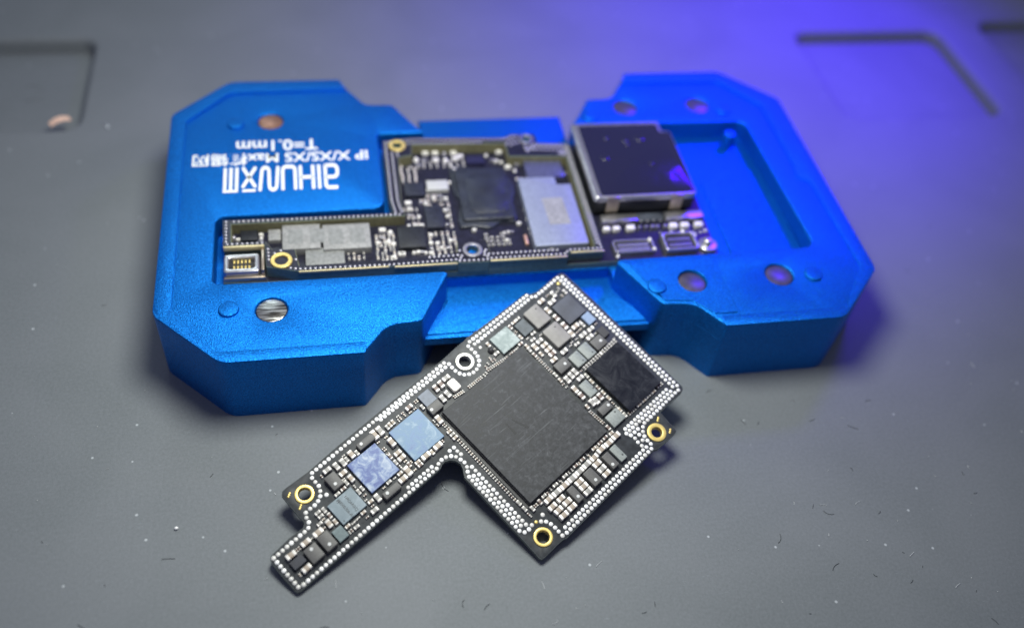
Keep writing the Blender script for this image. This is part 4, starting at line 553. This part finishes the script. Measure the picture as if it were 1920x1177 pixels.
for x,y in pads[:300]:
    o=bpy.data.objects.new('solder_pad',pdm2 if rnd.random()<.3 else pdm); scene.collection.objects.link(o); o.parent=SB; o.location=(x,y,0); o.rotation_euler=(0,0,rnd.random()*6); s=rnd.uniform(.95,1.05); o.scale=(s,s,rnd.uniform(.8,1.2))
bm=bmesh.new()
for x,y in pads[300:]: bmdome(bm,x,y,0,.0265,.014,12)
tag(finish('solder_pads_far',new_mesh('solder_pads_far',bm),TIN,SB),kind='stuff')
for i,(x,y) in enumerate(D['tinted']):
    bm=bmesh.new(); bmdome(bm,0,0,0,.024,.010,12); finish('bare_pad',new_mesh('bare_pad',bm),GOLD if i else TINR,SB,(x,y,0))
for x,y in D['gold']:
    bm=bmesh.new()
    for k in range(3):
        bmdome(bm,.014*(k-1)*1.4,.012*((k*7)%3-1),0,.016,.008,8)
    finish('gold_test_mark',new_mesh('gold_test_mark',bm),GOLD,SB,(x,y,0))
for cx,cy,w,l,h,m,nm,dot in D['chips']:
    bm=bmesh.new()
    if m in('can','frost2','ind','white'):
        r=.022 if m=='can' else .012
        if m=='white': r=.03
        prism(bm,roundpoly([(-w/2,-l/2,r),(w/2,-l/2,r),(w/2,l/2,r),(-w/2,l/2,r)],3),[],.006,h,.008,nb=2)
    elif m=='soc':
        prism(bm,roundpoly([(-w/2-.012,-l/2-.012,.02),(w/2+.012,-l/2-.012,.02),(w/2+.012,l/2+.012,.02),(-w/2-.012,l/2+.012,.02)],2),[],.004,.045,.004,nb=1,mi_top=1,mi_side=1)
        prism(bm,[(-w/2,-l/2),(w/2,-l/2),(w/2,l/2),(-w/2,l/2)],[],.045,h,.004,nb=1)
    else: prism(bm,[(-w/2,-l/2),(w/2,-l/2),(w/2,l/2),(-w/2,l/2)],[],.008,h,.003,nb=1)
    o=finish(nm,new_mesh(nm,bm),[CHIP[m],CHIP['dark']] if m=='soc' else CHIP[m],SB,(cx,cy,0))
    if dot:
        dm_=DOTM if m=='ind' else DARKM; r=.021 if m=='ind' else .012
        bm=bmesh.new(); prism(bm,circle(0,0,r,16),[],0,.0025,.001,nb=1)
        finish('marking_dot',new_mesh('marking_dot',bm),dm_,o,(dot[0]-cx,dot[1]-cy,h))
    if m=='slate':
        for s,dx,fs in (('338S00306-A1',-.035,.050),('N9QARGCJ',.055,.046)):
            t=finish('chip_marking',textmesh(s,fs,'chip_marking',.0008),DARKM,o,smooth=False); t.location=(dx,-.01,h+.001); t.rotation_euler=(0,0,-math.pi/2)
        t=finish('chip_marking',textmesh('M',.03,'chip_marking',.0008),DARKM,o,smooth=False); t.location=(-.045,.11,h+.001); t.rotation_euler=(0,0,-math.pi/2)
        for ro2 in (.018,):
            bm=bmesh.new(); prism(bm,circle(0,0,ro2+.003,18),[circle(0,0,ro2,18)],0,.002,.0005,nb=1); finish('chip_marking',new_mesh('chip_marking',bm),DARKM,o,(-.045,.11,h))
        bm=bmesh.new(); prism(bm,circle(0,0,.008,12),[],0,.002,.0005,nb=1); finish('marking_dot',new_mesh('marking_dot',bm),DARKM,o,(-w/2+.035,-l/2+.035,h))
    if m=='soc':
        # two worn grooves near the middle of the processor lid
        q=D['cputext']
        for a,b in ((q[0],q[1]),(q[2],q[3])):
            bm=bmesh.new(); a_=Vector(a);b_=Vector(b); d=(b_-a_).normalized(); p=Vector((-d.y,d.x))*.014
            prism(bm,[tuple(a_-p*.6-Vector((cx,cy))),tuple(b_-p*1.2-Vector((cx,cy))),tuple(b_+p*1.2-Vector((cx,cy))),tuple(a_+p*.6-Vector((cx,cy)))],[],h,h+.0015,.0005,nb=1)
            finish('worn_mark',new_mesh('worn_mark',bm),WORN,o)
SZ={'X':(.128,.070,.062),'L':(.108,.062,.052),'M':(.076,.043,.040),'N':(.060,.034,.036),'S':(.044,.026,.026)}
bodies={'X':[CER,CER,CERG],'L':[CERG,CER,CERB],'M':[CERG,CER,CERB],'N':[CERG,CERG,TERM],'S':[CERG,CERB,CER]}
cms={k:[capmesh(*SZ[k],b,.30) for b in bodies[k]] for k in SZ}
for x,y,o_,s in D['caps']:
    nm='chip_capacitor' if s in 'XLM' else 'tiny_chip_capacitor'  # the N and S sizes are small capacitors too
    o=bpy.data.objects.new(nm,cms[s][rnd.choice((0,0,1,1,2))]); scene.collection.objects.link(o); o.parent=SB
    o.location=(x,y,.001); o.rotation_euler=(0,0,(0 if o_=='u' else math.pi/2)+rnd.uniform(-.04,.04)); k=rnd.uniform(.94,1.05); o.scale=(k,k,rnd.uniform(.92,1.06))
# black underfill strip beside the processor and flux stains
sx,sy,sw,sl=D['chips'][0][:4]
bm=bmesh.new(); prism(bm,roundpoly([(sx-sw/2-.055,sy-sl/2-.02,.02),(sx+sw/2+.03,sy-sl/2-.05,.02),(sx+sw/2+.03,sy+sl/2+.02,.02),(sx-sw/2-.055,sy+sl/2-.1,.02)],3),[],.0005,.010,.004,nb=1)
finish('underfill_strip',new_mesh('underfill_strip',bm),CHIP['dark'],SB)
bm=bmesh.new(); bmdome(bm,0,0,0,.045,.06,14); sx2=D['chips'][15]; finish('dark_bead',new_mesh('dark_bead',bm),CHIP['dark'],SB,(sx2[0]-.24,sx2[1]+.02,0))
# ------------------------------------------------------------------ crumbs and lint on the mat
def flake(name,label,pts,z,m,curl=.04,cat='metal flake'):
    bm=bmesh.new(); n=6; top=[];bot=[]
    (ax,ay),(bx,by),w=pts
    d=Vector((bx-ax,by-ay)); p=Vector((-d.y,d.x)).normalized()*w/2
    for i in range(n+1):
        t=i/n; c=Vector((ax,ay))+d*t; zz=z+curl*math.sin(math.pi*t)
        for s in(-1,1):
            q=c+p*s*(1-.25*abs(t-.5)); top.append(bm.verts.new((q.x,q.y,zz+.012))); bot.append(bm.verts.new((q.x,q.y,zz)))
    for i in range(n):
        a=2*i; bm.faces.new((top[a],top[a+1],top[a+3],top[a+2])); bm.faces.new((bot[a+1],bot[a],bot[a+2],bot[a+3])); bm.faces.new((bot[a],top[a],top[a+2],bot[a+2])); bm.faces.new((top[a+1],bot[a+1],bot[a+3],top[a+3]))
    bm.faces.new((top[0],bot[0],bot[1],top[1])); bm.faces.new((top[-1],bot[-1],bot[-2],top[-2]))
    bmesh.ops.recalc_face_normals(bm,faces=bm.faces)
    return tag(finish(name,new_mesh(name,bm),m,ang=60),label,cat)
flake('copper_flake','small curled copper flake beside the lower corner of the mat pocket',((-7.22,3.40),(-6.92,3.56),.14),-.0,mat('bright_copper',(.95,.62,.46),.5,.2),.05)
flake('silver_sliver','thin pale sliver on the mat just right of the copper flake',((-6.35,3.38),(-6.28,3.28),.03),0,STEELP,.01)
def ball(name,label,x,y,r,m):
    bm=bmesh.new(); bmesh.ops.create_uvsphere(bm,u_segments=14,v_segments=9,radius=r); bmesh.ops.scale(bm,vec=(1.15,.9,.85),verts=bm.verts)
    return tag(finish(name,new_mesh(name,bm),m,None,(x,y,r*.85)),label,'solder ball')
ball('solder_ball','tiny shiny solder ball lying alone on the mat left of the small circuit board',-4.758,-4.435,.022,TIN)
bmw=bmesh.new(); bmd=bmesh.new()
for k in range(190):
    x=rnd.uniform(-7,8); y=rnd.uniform(-7,1 if rnd.random()<.3 else -2.2)
    if abs(x)<5.2 and abs(y)<3.0: continue
    a=rnd.uniform(0,6.28); L_=rnd.choice((.012,.015,.02,.04,.10)) ; b=bmw if rnd.random()<.6 else bmd
    if b is bmd: L_=rnd.choice((.03,.06,.10,.15))
    c=rnd.uniform(-1.6,1.6); pts=[]
    for i in range(5):
        t=i/4; an=a+c*t; x+=math.cos(an)*L_/4; y+=math.sin(an)*L_/4; pts.append((x,y,.004))
    tube(b,pts,rnd.uniform(.0028,.006) if b is bmw else .0032,4)
tag(finish('pale_dust',new_mesh('pale_dust',bmw),LINTW,smooth=False),'pale dust specks and fibres scattered over the grey mat','dust',kind='stuff')
tag(finish('dark_lint',new_mesh('dark_lint',bmd),LINT,smooth=False),'short dark curled lint fibres scattered over the grey mat','lint',kind='stuff')
